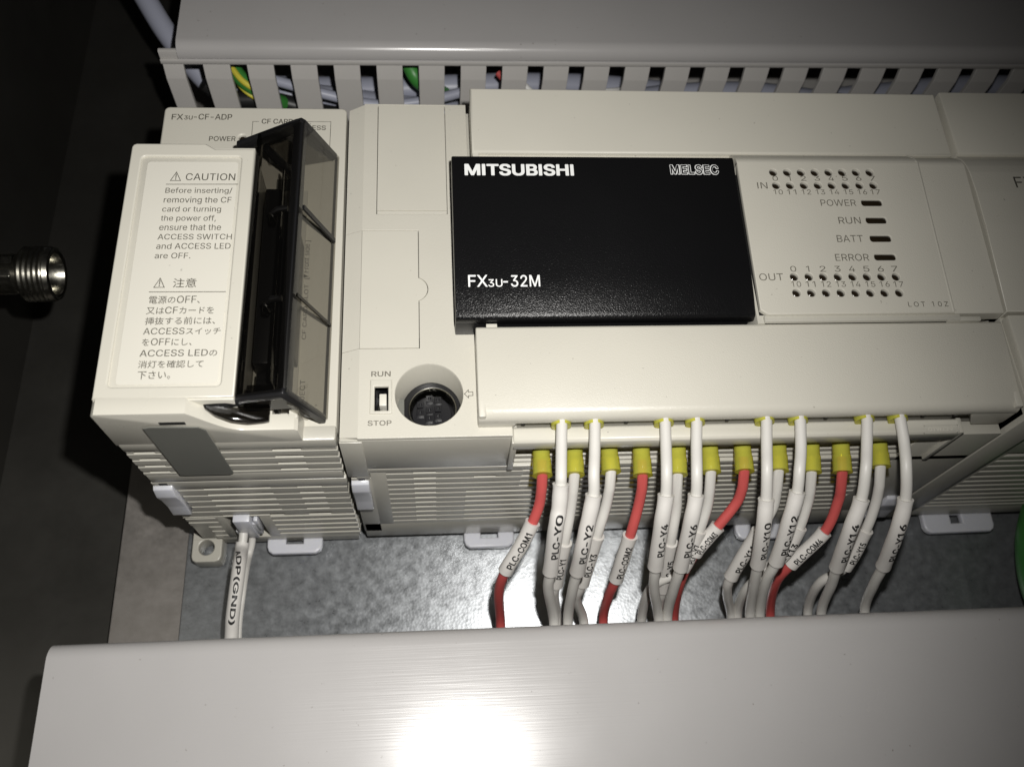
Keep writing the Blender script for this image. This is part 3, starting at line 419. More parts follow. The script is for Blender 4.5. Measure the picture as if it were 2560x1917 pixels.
def text(parent, body, bx, z, mat, rot=0, bold=0.0, name='lettering', label=None, res=2, track=0.0):
    """flat print: glyphs fitted into bx = (x0, y0, x1, y1) on height z (number or function of x, y)"""
    a, fs, lo, hi = glyphs(body, bold, res, track)
    x0, y0, x1, y1 = bx; vs = []
    for x, y, zz in a:
        s = (x - lo[0]) / (hi[0] - lo[0]); t = (y - lo[1]) / (hi[1] - lo[1])
        if rot == 90: s, t = 1 - t, s
        if rot == -90: s, t = t, 1 - s
        X = x0 + s * (x1 - x0); Y = y0 + t * (y1 - y0)
        vs.append((X, Y, (z(X, Y) if callable(z) else z) + 0.05 + zz))
    return obj(name, MB().add(vs, fs), mat, parent, label, smooth=False)

def strip(parent, pts, w, z, mat, name='printed_line'):
    """thin printed line along a polyline"""
    mb = MB()
    for (xa, ya), (xb, yb) in zip(pts[:-1], pts[1:]):
        d = Vector((xb - xa, yb - ya)); n = Vector((-d.y, d.x)).normalized() * (w / 2); e = d.normalized() * (w / 2)
        q = [(xa - e.x + n.x, ya - e.y + n.y), (xa - e.x - n.x, ya - e.y - n.y), (xb + e.x - n.x, yb + e.y - n.y), (xb + e.x + n.x, yb + e.y + n.y)]
        mb.add([(x, y, (z(x, y) if callable(z) else z) + 0.05) for x, y in q], [(0, 1, 2, 3)])
    return obj(name, mb, mat, parent, smooth=False)

# ================================================================ the setting
def struct(name, mb, mat, label):
    o = obj(name, mb, mat, None, label, 'structure'); return o
struct('mounting_plate', MB().box(-50.5, 420, -160, 330, -2.2, 0, 0.5), M['zinc'], 'galvanised steel mounting plate with mottled zinc finish')
struct('cabinet_flange', MB().box(-70, 430, -170, 340, -6, -2.4, 0.5), M['steel'], 'plain steel sheet showing beside the galvanised plate')
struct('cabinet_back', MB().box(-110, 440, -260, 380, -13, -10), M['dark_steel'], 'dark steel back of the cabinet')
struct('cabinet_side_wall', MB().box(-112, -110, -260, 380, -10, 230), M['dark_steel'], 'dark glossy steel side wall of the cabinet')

# DIN rail under the modules
dr = thing('mounting_rail', 'steel rail running behind the row of modules', 'rail', (60, 30, 0))
obj('rail_web', MB().box(-47, 330, 32, 58, 0.1, 1.3).box(-47, 330, 31.2, 32.4, 0.1, 6.4).box(-47, 330, 57.6, 58.8, 0.1, 6.4)
    .box(-47, 330, 27.5, 32.4, 5.3, 6.4).box(-47, 330, 57.6, 62.5, 5.3, 6.4), M['zinc'], dr)

# ================================================================ wiring ducts
def lid_profile(yf, sgn, ztop, depth):
    """outer shape of the snap-on lid, front edge at yf, running away from the modules (sgn)"""
    pts = []
    for k in range(9):     # rounded nose
        a = math.radians(k * 11.25)
        pts.append((yf + sgn * (3.6 - 3.6 * math.sin(math.pi / 2 - a)), ztop - 3.9 + 3.9 * math.sin(a)))
    return pts
def make_duct(name, label, x0, x1, yf, sgn, ztop, depth, base_x0, fingers, fx0, pitch, fw, tilt=0.0):
    t = thing(name, label, 'wiring duct', ((x0 + x1) / 2, yf, 0))
    nose = lid_profile(yf, sgn, ztop, depth)
    far = yf + sgn * depth
    nose2 = [(2 * far - (2 * far - (far - (y - yf))), z) for y, z in nose]
    nose2 = [(far - (y - yf), z) for y, z in nose]
    poly = nose + nose2[::-1]
    zl = ztop - 6.5
    poly += [(far - sgn * 0.9, ztop - 4.4), (far - sgn * 1.2, zl), (far - sgn * 2.2, zl), (far - sgn * 2.2, ztop - 2.0), (yf + sgn * 2.2, ztop - 2.0),
             (yf + sgn * 2.2, zl), (yf + sgn * 0.45, zl), (yf + sgn * 0.35, ztop - 4.9), (yf + sgn * 1.1, ztop - 4.5)]
    def sheared(mb):
        mb.v = [(x, y + tilt * (x - x0), z) for x, y, z in mb.v]; return mb
    obj('lid', sheared(MB().prism(poly, x0, x1, 'x')), M['duct'], t, angle=30)
    # base rail below the lid and side walls
    rail = MB().box(base_x0, x1, min(yf + sgn * 0.9, yf + sgn * 2.1), max(yf + sgn * 0.9, yf + sgn * 2.1), ztop - 7.2, ztop - 2.1, 0.2)
    rail.box(base_x0, x1, min(yf + sgn * 0.25, yf + sgn * 0.9), max(yf + sgn * 0.25, yf + sgn * 0.9), ztop - 6.3, ztop - 4.9, 0.15)
    obj('rail', sheared(rail), M['duct_finger'], t)
    far2 = far - sgn * 2.6
    obj('trough', sheared(MB().box(base_x0, x1, min(yf + sgn, far2), max(yf + sgn, far2), 0.3, 2.0).box(base_x0, x1, min(far2, far2 - sgn * 1.5), max(far2, far2 - sgn * 1.5), 2.0, ztop - 7)
        .box(base_x0, x1, min(yf + sgn, yf + sgn * 2.3), max(yf + sgn, yf + sgn * 2.3), 2, 9)), M['duct_finger'], t)
    # one finger: lower part straight, top part leaning back under the lid
    y0, y1 = yf - sgn * 0.4, yf + sgn * 0.95
    za, zb = ztop - 11.3, ztop - 6.3
    th = 1.4 * sgn
    poly = [(y0, 8), (y0, za), (y1, zb), (y1 + th, zb), (y0 + th, za), (y0 + th, 8)]
    first = None
    for k in range(fingers):
        fx = fx0 + k * pitch
        if first is None:
            first = obj('finger', MB().prism(poly, fx, fx + fw, 'x', r=0.12, seg=1), M['duct_finger'], t)
            first.location = (0, tilt * (fx - x0) * S, 0); firstx = fx
        else:
            cpy = copy_part(first, fx - firstx, 0, 0, t); cpy.location.y = tilt * (fx - x0) * S
    return t
upper = make_duct('wiring_duct', 'grey slotted wiring duct with closed lid above the controllers', -49.9, 330, 124.0, 1, 66, 62, -55.2, 32, -43.9, 12.3, 7.5, tilt=0.012)
obj('finger', MB().prism([(123.6, 8), (123.6, 54.7), (124.95, 59.7), (126.35, 59.7), (125.0, 54.7), (125.0, 8)], -55.0, -49.4, 'x', r=0.12, seg=1), M['duct_finger'], upper)
lower = make_duct('wiring_duct', 'glossy grey wiring duct lid along the bottom with bright flash glare', -57.9, 330, -36.6, -1, 66, 62, -57.5, 0, -50, 12.3, 7.5)
f0 = None
for k in range(30):    # the lower duct's fingers stop short of the wires that enter over them
    fx = -53 + 12.3 * k
    if f0 is None:
        f0 = obj('finger', MB().box(fx, fx + 7.5, -38.6, -37.2, 6, 30, 0.15, 1), M['duct_finger'], lower)
    else: copy_part(f0, 12.3 * k, 0, 0, lower)
obj('end_post', MB().box(-57.5, -54.5, -38.9, -37.3, 6, 59, 0.2), M['duct_finger'], lower)

# cables lying in the upper duct, seen through the slots
def cable(name, label, cat, pts, r, mat, group=None, n=14):
    o = obj(name, MB().tube(smooth_path(pts, 8), r, n), mat); return top(o, label, cat, group)
def along(x0, x1, y, z, ay=2.0, az=2.0, ph=0.0, n=14):
    return [(x0 + (x1 - x0) * k / n, y + ay * math.sin(ph + k * 1.1), z + az * math.cos(ph * 1.7 + k * 0.83)) for k in range(n + 1)]
cable('duct_cable', 'thick blue grey cable nearest the slots of the upper duct', 'cable', along(-46, 300, 138, 30, 2.2, 3.4, 0.4), 4.2, M['grey_cable'])
cable('duct_cable', 'blue grey cable lying deeper behind the slots of the upper duct', 'cable', along(-46, 300, 148, 26, 2, 2.5, 2.2), 4.0, M['grey_cable'])
cable('duct_cable', 'lower blue grey cable at the bottom of the upper duct', 'cable', along(-46, 300, 133, 19, 1.5, 2, 4.2), 3.8, M['grey_cable'])
cable('duct_cable', 'black cable crossing behind the first slots of the upper duct', 'cable', [(-47, 130.5, 46), (-40, 130, 40), (-28, 133, 36), (-10, 133, 30), (20, 138, 20)], 2.6, M['black_cable'])
gy = cable('earth_wire', 'green and yellow striped earth wire behind the second slot', 'cable', [(-41, 139, 48), (-36, 132, 46), (-31, 130, 43), (-27, 131, 38), (-18, 140, 24)], 2.3, M['green_cable'])
obj('stripe', MB().tube(smooth_path([(-41, 137.9, 49.6), (-36, 130.6, 47.6), (-31, 128.6, 44.6), (-27, 129.6, 39.6), (-18, 138.6, 26)], 8), 0.9, 10), M['yellow_stripe'], gy)
obj('stripe', MB().tube(smooth_path([(-41, 137.0, 46.6), (-36, 130.0, 44.0), (-31, 128.0, 41.0), (-27, 129.0, 36.4), (-18, 138.6, 22)], 8), 0.6, 10), M['yellow_stripe'], gy)
cable('green_wire', 'green cable showing in the slot above the tall cover corner', 'cable', [(12, 142, 52), (14.5, 136, 49), (17.5, 133, 45), (22, 140, 34), (30, 146, 24)], 2.4, M['green_cable'])
cable('green_wire', 'long green wire behind the right hand slots of the upper duct', 'cable', [(118, 140, 28), (128, 134, 33), (145, 131, 38), (160, 131, 40), (172, 131, 38), (190, 138, 30)], 2.6, M['green_cable'])
cable('yellow_wire', 'short yellow stripe of wire low in a right hand slot', 'cable', [(160, 131, 30), (164, 128, 33), (168, 128.3, 32), (174, 133, 28)], 1.3, M['yellow_stripe'])
cable('white_wire', 'white wire slanting behind the middle slots of the upper duct', 'cable', [(46, 136, 50), (50, 130, 47), (55, 129, 43), (60, 134, 36)], 1.0, M['cotton_white'])
cable('white_wire', 'second white wire slanting below the first behind the middle slots', 'cable', [(56, 138, 49), (61, 130, 46), (66, 129, 45), (78, 131, 44), (86, 138, 38)], 1.0, M['cotton_white'])
cable('red_wire', 'red wire just below the white ones behind the middle slots', 'cable', [(42, 136, 46), (49, 129, 43), (54, 129, 40), (60, 134, 33)], 1.0, M['red_pvc'])
cable('duct_cable', 'thin pale grey cable slanting across the left slots of the upper duct', 'cable', [(-30, 133, 46), (-12, 129.5, 43), (4, 129, 39), (20, 130, 40), (34, 131, 44)], 1.6, M['grey_cable'])
cable('supply_cable', 'pale blue grey cable curving into the open end of the upper duct', 'cable', [(-92, 205, 52), (-80, 185, 50), (-70, 168, 47), (-60, 152, 42), (-48, 140, 34), (-36, 134, 27)], 3.4, M['grey_cable'])
cable('green_cable', 'thick green cable at the right edge above the lower duct', 'cable', [(206, 6, 12), (198, -3, 16), (192.5, -12, 18), (190.4, -23, 18), (192, -34, 18), (197, -44, 16)], 6.5, M['green_cable'], n=24)

# ================================================================ vent ribs on the underside of a module
def vents(parent, x0, x1, edges, gap, body_z0, body_z1, shallow, xr, floor_y=0.15, rib_r=0.12, mat=None):
    """edges: z of each bright ledge, from the front down. Between ribs the grooves are shallow except
    where `shallow` does not cover them: list of (xa, xb) closed spans"""
    mat = mat or M['cream_old']
    for k, e in enumerate(edges):
        nxt = edges[k + 1] + gap if k + 1 < len(edges) else body_z0
        obj('vent_rib', MB().box(x0, x1, 0, 3.2, nxt, e, rib_r, 1), mat, parent)
    mb = MB()
    for i, (xa, xb) in enumerate(shallow):
        for k, e in enumerate(edges):
            mb.box(xa, xb, floor_y, 3.0, e - 0.05, min(e + gap + 0.05, body_z1), 0.0)
    obj('vent_floor', mb, mat, parent, kind=None)

# ================================================================ card adapter module (left)
AD = thing('card_adapter', 'narrow cream memory card adapter module with caution label and smoked lid', 'control module', (-22, 0, 0))
body = MB()
body.box(-44.8, -0.35, 3.0, 90, 6.4, 79.0, 0.8)
body.box(-44.8, -0.35, 0.0, 3.4, 76.2, 80.9, 0.5)
body.box(-44.4, -0.8, 0.02, 3.2, 56.9, 61.6, 0.15)
body.box(-44.8, -0.35, 0.0, 3.4, 51.9, 56.6, 0.2)
body.box(-44.6, -0.6, 0.9, 3.3, 56.3, 57.2)
body.box(-38.8, -1.2, 0.0, 3.3, 6.4, 9.6, 0.2)
obj('housing', body, M['cream_old'], AD)
vents(AD, -44.6, -0.5, [74.9, 70.95, 66.9, 63.05], 1.6, 61.8, 76.1, [(-44.4, -43.0), (-38.5, -14.3), (-8.1, -0.7)], 0)
# lower group, interrupted by the plug opening
lo_edges = [50.6, 46.2, 42.0, 37.8, 33.5, 29.2]
for k, e in enumerate(lo_edges):
    nx = (lo_edges[k + 1] + 1.7) if k + 1 < len(lo_edges) else 29.0
    if k + 1 < len(lo_edges): obj('vent_rib', MB().box(-40.2 if k < 4 else -43.5, -0.7, 0, 3.2, nx, e, 0.12, 1), M['cream_old'], AD)
mb = MB()
for e in lo_edges:
    for xa, xb in ((-44.4, -34.2), (-18.6, -12.4), (-6.6, -0.8)): mb.box(xa, xb, 0.15, 3.0, e - 0.05, e + 1.8)
obj('vent_floor', mb, M['cream_old'], AD)
for k, (e, nx) in enumerate(((27.9, 26.0), (24.3, 21.9), (20.1, 17.8), (16.0, 13.7), (11.9, 9.4))):
    obj('vent_rib', MB().box(-22.6, -0.6, 0, 3.2, nx, e, 0.12, 1), M['cream_old'], AD)
    obj('vent_rib', MB().box(-44.2 if k < 2 else -40, -36.2, 0, 3.2, nx, e, 0.12, 1), M['cream_old'], AD)
obj('vent_floor', MB().box(-22.8, -15, 0.3, 3.0, 9.5, 28).box(-9.5, -0.8, 0.3, 3, 9.5, 28).box(-44, -34.7, 0.22, 3.0, 9.5, 28)
    .box(-25.4, -22.5, 0.0, 3.2, 9.6, 29, 0.15).box(-36.5, -34.4, 0.0, 3.4, 9.6, 29, 0.15).box(-44.4, -22.5, 0.0, 3.2, 28.9, 29.3), M['cream_old'], AD)
obj('plug_opening', MB().box(-34.6, -25.3, 3.02, 3.4, 9.8, 29), M['dark_hole'], AD)
# front: base panel
obj('front_panel', plate([rrect(-45, 0.1, -0.3, 90.2, 1.3), circle(*(-25.51,80.68), 0.85, 20)], 78.6, 80.2, 0.45, 2), M['cream'], AD)
pl = obj('led', MB().box(-26.4, -24.6, 79.8, 81.6, 78.9, 79.3), M['lens'], AD)
px, py = (-25.51,80.68)
obj('led_dome', MB().tube([(px, py, 79.0), (px, py, 79.5), (px, py, 79.8), (px, py, 79.9)], [0.8, 0.75, 0.5, 0.1], 16), M['lens'], AD)
# raised block with label well
blk = obj('label_block', plate([[(-45.1, 3.4), (-18.4, 3.4), (-18.4, 63.9), (-27.0, 63.9), (-29.2, 65.4), (-44.1, 65.4), (-44.8, 65.1), (-45.1, 64.4)],
      rrect(-42.6, 5.9, -21.2, 61.9, 0.9)], 94.4, 96.0, 0.35, 2), M['cream_smooth'], AD)
obj('label_well', MB().box(-45.0, -18.5, 3.0, 64.6, 80, 95.55, 0.15), M['cream_smooth'], AD)
# lower wall of the block with the finger scoop
sc = [(-45.1, 80), (-45.1, 95.2), (-44.4, 96.0), (-27.4, 96.0)]
for k in range(1, 9):
    u = k / 8; sc.append((-27.4 + 8.4 * u, 96.0 - 8.7 * (math.sin(u * math.pi / 2)) ** 1.0 * (0.75 + 0.25 * u)))
sc += [(-18, 87.0), (-8.1, 86.9), (-7.4, 86.2), (-7.0, 80)]
obj('scoop_wall', MB().prism(sc, 0.05, 3.6, 'y', r=0.22, seg=2, sel=lambda e: abs(e.verts[0].co.y - e.verts[1].co.y) < 1e-4), M['cream_smooth'], AD, angle=28)
obj('scoop_floor', MB().prism([(-19, 80), (-19, 86.8), (-12.6, 86.9), (-12.6, 80)], 3.5, 4.9, 'y').prism([(-9.2, 80), (-9.2, 86.8), (-7.5, 86.8), (-7, 80)], 2.6, 4.6, 'y'), M['cream_smooth'], AD)
obj('slot_well', MB().box(-18.3, -8.8, 3.7, 64, 80.3, 80.9), M['cream_old'], AD, label='floor of the card slot')
# sticker
ST = obj('caution_sticker', plate([rrect(-41.3, 6.5, -21.8, 60.6, 0.8)], 95.5, 95.68, 0.04, 0), M['sticker'], AD, label='white sticker with a caution notice in two languages')
ZS = 95.68
for s_, a_, b_ in (("CAUTION", (830, 660), (1228, 607)),):
    pass
TL = [("CAUTION", (-32.77,55.5,-22.21,57.4)), ("Before inserting/", (-36.7,51.74,-22.58,53.54)),
      ("removing the CF", (-36.76,49.15,-22.53,51.11)), ("card or turning", (-36.82,46.82,-24.54,48.64)),
      ("the power off,", (-36.85,44.51,-25.41,46.3)), ("ensure that the", (-36.93,42.44,-24.16,43.98)),
      ("ACCESS SWITCH", (-36.98,40.11,-21.73,41.52)), ("and ACCESS LED", (-37.0,37.74,-21.81,39.21)),
      ("are OFF.", (-37.05,35.4,-29.81,36.81)), ("注意", (-32.66,28.36,-27.97,30.57)),
      ("電源のOFF、", (-37.01,24.56,-26.87,26.4)), ("又はCFカードを", (-37.23,22.12,-23.87,23.84)),
      ("挿抜する前には、", (-37.19,19.71,-23.42,21.44)), ("ACCESSスイッチ", (-37.26,17.38,-22.16,18.98)),
      ("をOFFにし、", (-37.22,14.96,-27.57,16.62)), ("ACCESS LEDの", (-37.36,12.52,-22.42,14.05)),
      ("消灯を確認して", (-37.38,10.02,-24.9,11.66)), ("下さい。", (-37.25,7.6,-30.98,9.36))]
for body_, bx in TL: text(ST, body_, bx, ZS, M['ink_grey'], bold=0.004)
def warn(bx):
    x0, y0, x1, y1 = bx; xm = (x0 + x1) / 2
    strip(ST, [(x0, y0), (x1, y0), (xm, y1), (x0, y0)], 0.16, ZS, M['ink_grey'], 'warning_triangle')
    h = y1 - y0
    strip(ST, [(xm, y0 + 0.34 * h), (xm, y0 + 0.75 * h)], 0.2, ZS, M['ink_grey'], 'warning_triangle')
    strip(ST, [(xm, y0 + 0.13 * h), (xm, y0 + 0.2 * h)], 0.2, ZS, M['ink_grey'], 'warning_triangle')
warn((-35.92,55.42,-33.8,57.72)); warn((-36.38,28.42,-34.31,30.62))
strip(ST, [(-36.67,54.43), (-21.52,54.5)], 0.16, ZS, M['ink_grey'])
strip(ST, [(-37.14,27.35), (-21.96,27.28)], 0.16, ZS, M['ink_grey'])
# print on the base panel
ZB = 80.2
text(AD, "FX", (-42.99,85.98,-40.25,87.74), ZB, M['ink_grey'], bold=0.012)
text(AD, "3U", (-39.96,86.02,-37.92,87.29), ZB, M['ink_grey'], bold=0.015)
text(AD, "-CF-ADP", (-37.68,86.05,-28.4,87.9), ZB, M['ink_grey'], bold=0.012)
text(AD, "POWER", (-33.4,79.4,-27.04,80.92), ZB, M['ink_grey'], bold=0.01)
text(AD, "CF CARD", (-21.14,84.96,-13.46,86.51), ZB, M['ink_grey'], bold=0.015)
text(AD, "ACCESS", (-12.83,83.09,-5.35,84.54), ZB, M['ink_grey'], bold=0.01)
text(AD, "ON", (-9.47,81.29,-7.66,82.43), ZB, M['ink_grey'])
text(AD, "CER", (-29.31,75.55,-27.24,76.84), ZB, M['ink_grey'])
strip(AD, [(-21.86,85.64), (-23.28,85.62), (-23.23,75.71)], 0.13, ZB, M['ink_grey'])
strip(AD, [(-12.96,85.74), (-4.17,85.77), (-4.19,74.89)], 0.13, ZB, M['ink_grey'])
obj('access_switch', MB().box(-6.9, -4.3, 74.6, 77.4, 80.2, 80.9, 0.25), M['ink_white'], AD)
text(AD, "CF CARD SLOT  [", (-8.59,24.23,-7.45,40.25), ZB, M['ink_dark'], rot=90, bold=0.004)
text(AD, "Front side ]", (-9.1,41.54,-7.55,50.29), ZB, M['ink_dark'], rot=90, bold=0.004)
tx, ty = (-8.48,40.47)
obj('printed_arrow', MB().add([(tx - 0.7, ty + 0.9, ZB + .05), (tx + 0.8, ty, ZB + .05), (tx - 0.7, ty - 0.3, ZB + .05)], [(0, 2, 1)]), M['ink_dark'], AD)
text(AD, "EJECT", (-8.37,8.47,-7.27,14.32), ZB, M['ink_dark'], rot=90)
# card slot mechanics
SL = obj('card_connector', MB().box(-17.2, -13.0, 14.6, 59.3, 80.9, 88.0, 0.4), M['black_smooth'], AD)
obj('connector_side', MB().box(-13.0, -11.8, 15, 55, 80.9, 86.0, 0.3), M['black_smooth'], SL)
obj('card_guide', MB().box(-11.4, -8.9, 17, 48, 80.9, 90.0, 0.3), M['black_smooth'], SL)
ej = obj('eject_button', MB().box(-16.4, -11.9, 5.6, 12.9, 80.9, 87.2, 0.4), M['black_smooth'], AD)
for k in range(6): obj('grip_ridge', MB().box(-16.2, -12.1, 6.2 + k, 6.6 + k, 87.0, 87.5, 0.1, 1), M['black_smooth'], ej)
obj('recess_plate', MB().box(-16.3, -10.5, 64.5, 67.6, 80.25, 80.6), M['flap_grey'], AD)
# smoked lid: roof-shaped hollow cover with end walls and a finger tab
def quadplate(mb, a, b, c, d, th):
    a, b, c, d = map(Vector, (a, b, c, d)); n = (b - a).cross(d - a).normalized() * th
    mb.add([a, b, c, d, a - n, b - n, c - n, d - n], [(0, 1, 2, 3), (7, 6, 5, 4), (0, 4, 5, 1), (1, 5, 6, 2), (2, 6, 7, 3), (3, 7, 4, 0)])
    return mb
def facewall(pts, th, r=0.0):
    """solid wall from an ordered 3D outline, thickened towards +y"""
    bm = bmesh.new(); A = [bm.verts.new(p) for p in pts]; B = [bm.verts.new((p[0], p[1] + th, p[2])) for p in pts]
    n = len(pts); bm.faces.new(A); bm.faces.new(B[::-1])
    for i in range(n): bm.faces.new((A[i], B[i], B[(i + 1) % n], A[(i + 1) % n]))
    bmesh.ops.recalc_face_normals(bm, faces=bm.faces[:])
    if r: bmesh.ops.bevel(bm, geom=bm.edges[:], offset=r, segments=2, affect='EDGES', profile=0.5)
    return MB().bm(bm)
LT, RT, BT = (-18.2, 69.6, 93.6), (-8.5, 71.6, 96.0), (-2.2, 73.0, 82.0)
LB, RB, BB = (-18.2, 3.8, 94.6), (-9.0, 3.8, 96.6), (-2.7, 4.4, 81.4)
LID = obj('smoked_lid', quadplate(MB(), LT, LB, RB, RT, -0.9), M['smoke_front'], AD, label='smoked transparent lid over the card slot', smooth=False)
obj('side_panel', quadplate(MB(), RT, RB, BB, BT, -0.8), M['smoke'], LID, smooth=False)
def bar(a, b, r, n=8): return MB().tube([Vector(a), Vector(b)], r, n)
obj('ridge_edge', MB().prism([(-10.3, 94.6), (-10.3, 95.8), (-9.0, 96.6), (-8.1, 96.2), (-7.4, 94.6)], 4, 71.4, 'y', r=0.2), M['black_smooth'], LID)
obj('rim', MB().box(-18.4, -17.7, 4, 69.5, 91.5, 94.6, 0.15), M['smoke_dark'], LID)
obj('rim', bar(BT, BB, 0.3), M['smoke_dark'], LID)
obj('guide_rail', MB().box(-12.4, -12.0, 8, 60, 91.0, 94.6, 0.1), M['smoke_dark'], LID)
obj('end_wall', facewall([(-23.4, 67.6, 93.0), (-23.5, 67.8, 91.2), (-21.8, 68.2, 90.4), (-9.0, 70.9, 93.6), (-3.2, 72.3, 81.6), (-2.0, 72.8, 82.2), (-7.7, 71.6, 95.6), (-8.6, 71.5, 96.6), (-9.8, 71.0, 96.5)], 1.2, 0.2), M['black_smooth'], LID)
obj('end_panel', facewall([(-17.5, 69.0, 91.0), (-9.0, 70.9, 94.0), (-3.4, 72.2, 82.0), (-9, 71, 82), (-17.5, 69.4, 84)], 0.8), M['smoke_front'], LID)
obj('end_brace', facewall([(-17.6, 66.5, 92.4), (-16.2, 66.5, 92.8), (-10.4, 65.0, 84.0), (-12, 65.0, 84.0)], 1.4, 0.15), M['black_smooth'], LID)
obj('end_wall', facewall([(-18.6, 3.2, 94.8), (-18.6, 3.0, 93.2), (-9.3, 3.3, 94.6), (-3.8, 3.7, 80.9), (-2.5, 3.8, 80.9), (-2.3, 3.9, 82.2), (-8.0, 3.5, 96.4), (-8.9, 3.4, 97.2), (-10, 3.3, 96.9)], 1.3, 0.22), M['black_smooth'], LID)
obj('end_panel', facewall([(-17.6, 3.6, 93.6), (-9.5, 3.6, 94.4), (-7.4, 3.6, 89.5), (-12.2, 3.6, 89.0), (-17.4, 3.6, 88.6)], 0.7), M['smoke_dark'], LID)
obj('end_foot', facewall([(-8.8, 3.0, 93.0), (-7.6, 3.0, 92.0), (-5.2, 3.2, 85.4), (-7.2, 3.2, 86.8)], 0.6), M['smoke'], LID)
tab = [(-24.4, 2.2), (-22.5, 1.1), (-19.5, 0.35), (-16.5, 0.25), (-13.6, 0.8), (-12.6, 1.1), (-12.6, 3.4), (-24.6, 3.6), (-24.9, 3.2)]
obj('finger_tab', plate([tab], -0.7, 0.7, 0.35, 2, fn=lambda x, y, z: (x, y, z + 92.6 + (x + 24) * -0.30)), M['smoke_dark'], LID)
obj('finger_tab_edge', facewall([(-24.8, 2.8, 93.6), (-24.9, 2.6, 91.6), (-21, 2.7, 91.6), (-17, 3.0, 92.6), (-17, 3.2, 95.0), (-21, 3.0, 94.2)], 1.2, 0.3), M['black_smooth'], LID)
obj('latch_block', MB().box(-16.6, -11.2, 5.0, 6.8, 91.4, 94.4, 0.4), M['smoke_dark'], LID)
obj('cross_rib', quadplate(MB(), (-7.3, 48.6, 96.2), (-2.0, 48.6, 83.4), (-2.0, 47.6, 83.2), (-7.3, 47.6, 96.0), 0.5), M['black_smooth'], LID)
obj('cross_rib', quadplate(MB(), (-7.6, 26.6, 96.2), (-2.2, 26.6, 82.9), (-2.2, 25.9, 82.8), (-7.6, 25.9, 96.0), 0.4), M['smoke_dark'], LID)
for yy in (47.5, 25.0):
    obj('hinge_loop', MB().tube([(-13.2, yy - 1.2, 93.2), (-14.2, yy + 0.3, 94.2), (-12.6, yy + 1.0, 95.0), (-10.6, yy + 1.0, 95.2)], 0.7, 12), M['black_smooth'], LID)
    obj('clip_pad', MB().box(-14.6, -13.0, yy - 1.9, yy + 0.3, 92.8, 94.4, 0.4), M['smoke_dark'], LID)
# underside flap, clips, feet
FL = obj('grey_flap', plate([[(-36.6, 62.7), (-35.4, 62.4), (-25.6, 62.4), (-24.7, 63.3), (-25.0, 88.6), (-26.2, 90.2), (-35.4, 90.6), (-36.8, 90.0)]], -0.15, 0.15, 0.1, 1,
    fn=lambda x, z, y: (x, -0.35 + y, z)), M['flap_grey'], AD, label='dark grey sticker folded over the lower edge')
obj('flap_slot', MB().box(-33.4, -28.4, -0.03, 0.4, 90.7, 91.9), M['dark_hole'], AD)
def milk_clip(parent, x0, x1, z0, z1):
    pr = [(0.6, z1), (-0.9, z1 - 0.6), (-1.7, z1 - 4), (-1.2, z1 - 8), (-1.0, z0 + 6), (-1.5, z0 + 0.8), (-1.1, z0), (0.6, z0)]
    return obj('lock_clip', MB().prism(pr, x0, x1, 'x', r=0.3), M['milky'], parent, label='milky translucent plastic locking clip')
milk_clip(AD, -44.9, -40.4, 35.6, 54.8)
obj('clip_slot', MB().box(-43.2, -41.3, -0.03, 0.5, 54.9, 56.2), M['dark_hole'], AD)
def ear(parent, cx, dx=0):
    o = plate([[(-47.3, 4.2), (-47.3, -4.3), (-46.9, -5.4), (-45.9, -5.9), (-40.9, -5.9), (-39.7, -5.5), (-39.2, -4.4), (-39.2, 4.2)], circle(-43.4, -1.85, 2.15, 28)], 0.5, 7.0, 0.3, 2)
    return obj('mounting_ear', o, M['cream_old'], parent, label='cream mounting ear with a round screw hole')
ear(AD, 0)
obj('foot_plate', MB().box(-47.2, -1.4, 0.3, 5, 3.2, 7.2, 0.3), M['cream_old'], AD)
def hook(parent, x0, x1, w0, w1):
    o = plate([[(x0, 5), (x0, -1.9), (x0 + 0.5, -3.2), (x0 + 1.7, -4.0), (x1 - 1.7, -4.0), (x1 - 0.5, -3.2), (x1, -1.9), (x1, 5)], [(w0, 1.5), (w1, 1.5), (w1, -1.2), (w0, -1.2)]], 3.6, 6.0, 0.5, 2)
    return obj('rail_hook', o, M['milky'], parent, label='milky plastic rail hook with a square hole')
hook(AD, -27.0, -11.7, -21.8, -17.0)

# ================================================================ programmable controller (middle)
PC = thing('programmable_controller', 'wide cream programmable controller with black front cover and status lamps', 'control module', (75, 0, 0))
X1 = 150.1
body = MB()
body.box(0.5, X1 - 0.3, 3.0, 90, 6.4, 63.0, 0.8)
body.box(0.6, X1 - 0.4, 24.6, 89.9, 62.5, 79.0, 0.5)
body.box(0.6, 1.8, 3.0, 25, 62.5, 79.2)
body.box(38, X1 - 0.4, 4.6, 25, 62.5, 79.0)
body.box(35.5, 37.0, 3.0, 25, 62.5, 79.2)
body.box(0.35, 36.9, 0.0, 3.4, 62.3, 79.8, 0.25)
body.box(0.6, X1 - 0.3, 0.02, 3.4, 59.9, 62.1, 0.1)
body.box(0.7, 5.6, 0.02, 3.2, 12.0, 56.2, 0.2)
body.box(5.3, 9.0, 0.02, 3.2, 18.5, 60.2, 0.1)
body.box(0.9, X1 - 0.5, 0.02, 3.2, 6.6, 19.0, 0.3)
body.box(131.5, X1 - 0.3, 0.02, 3.2, 18.5, 76.0, 0.1)
body.box(2.1, 5.2, 0.01, 3.2, 56.0, 62.2)
obj('housing', body, M['cream_old'], PC)
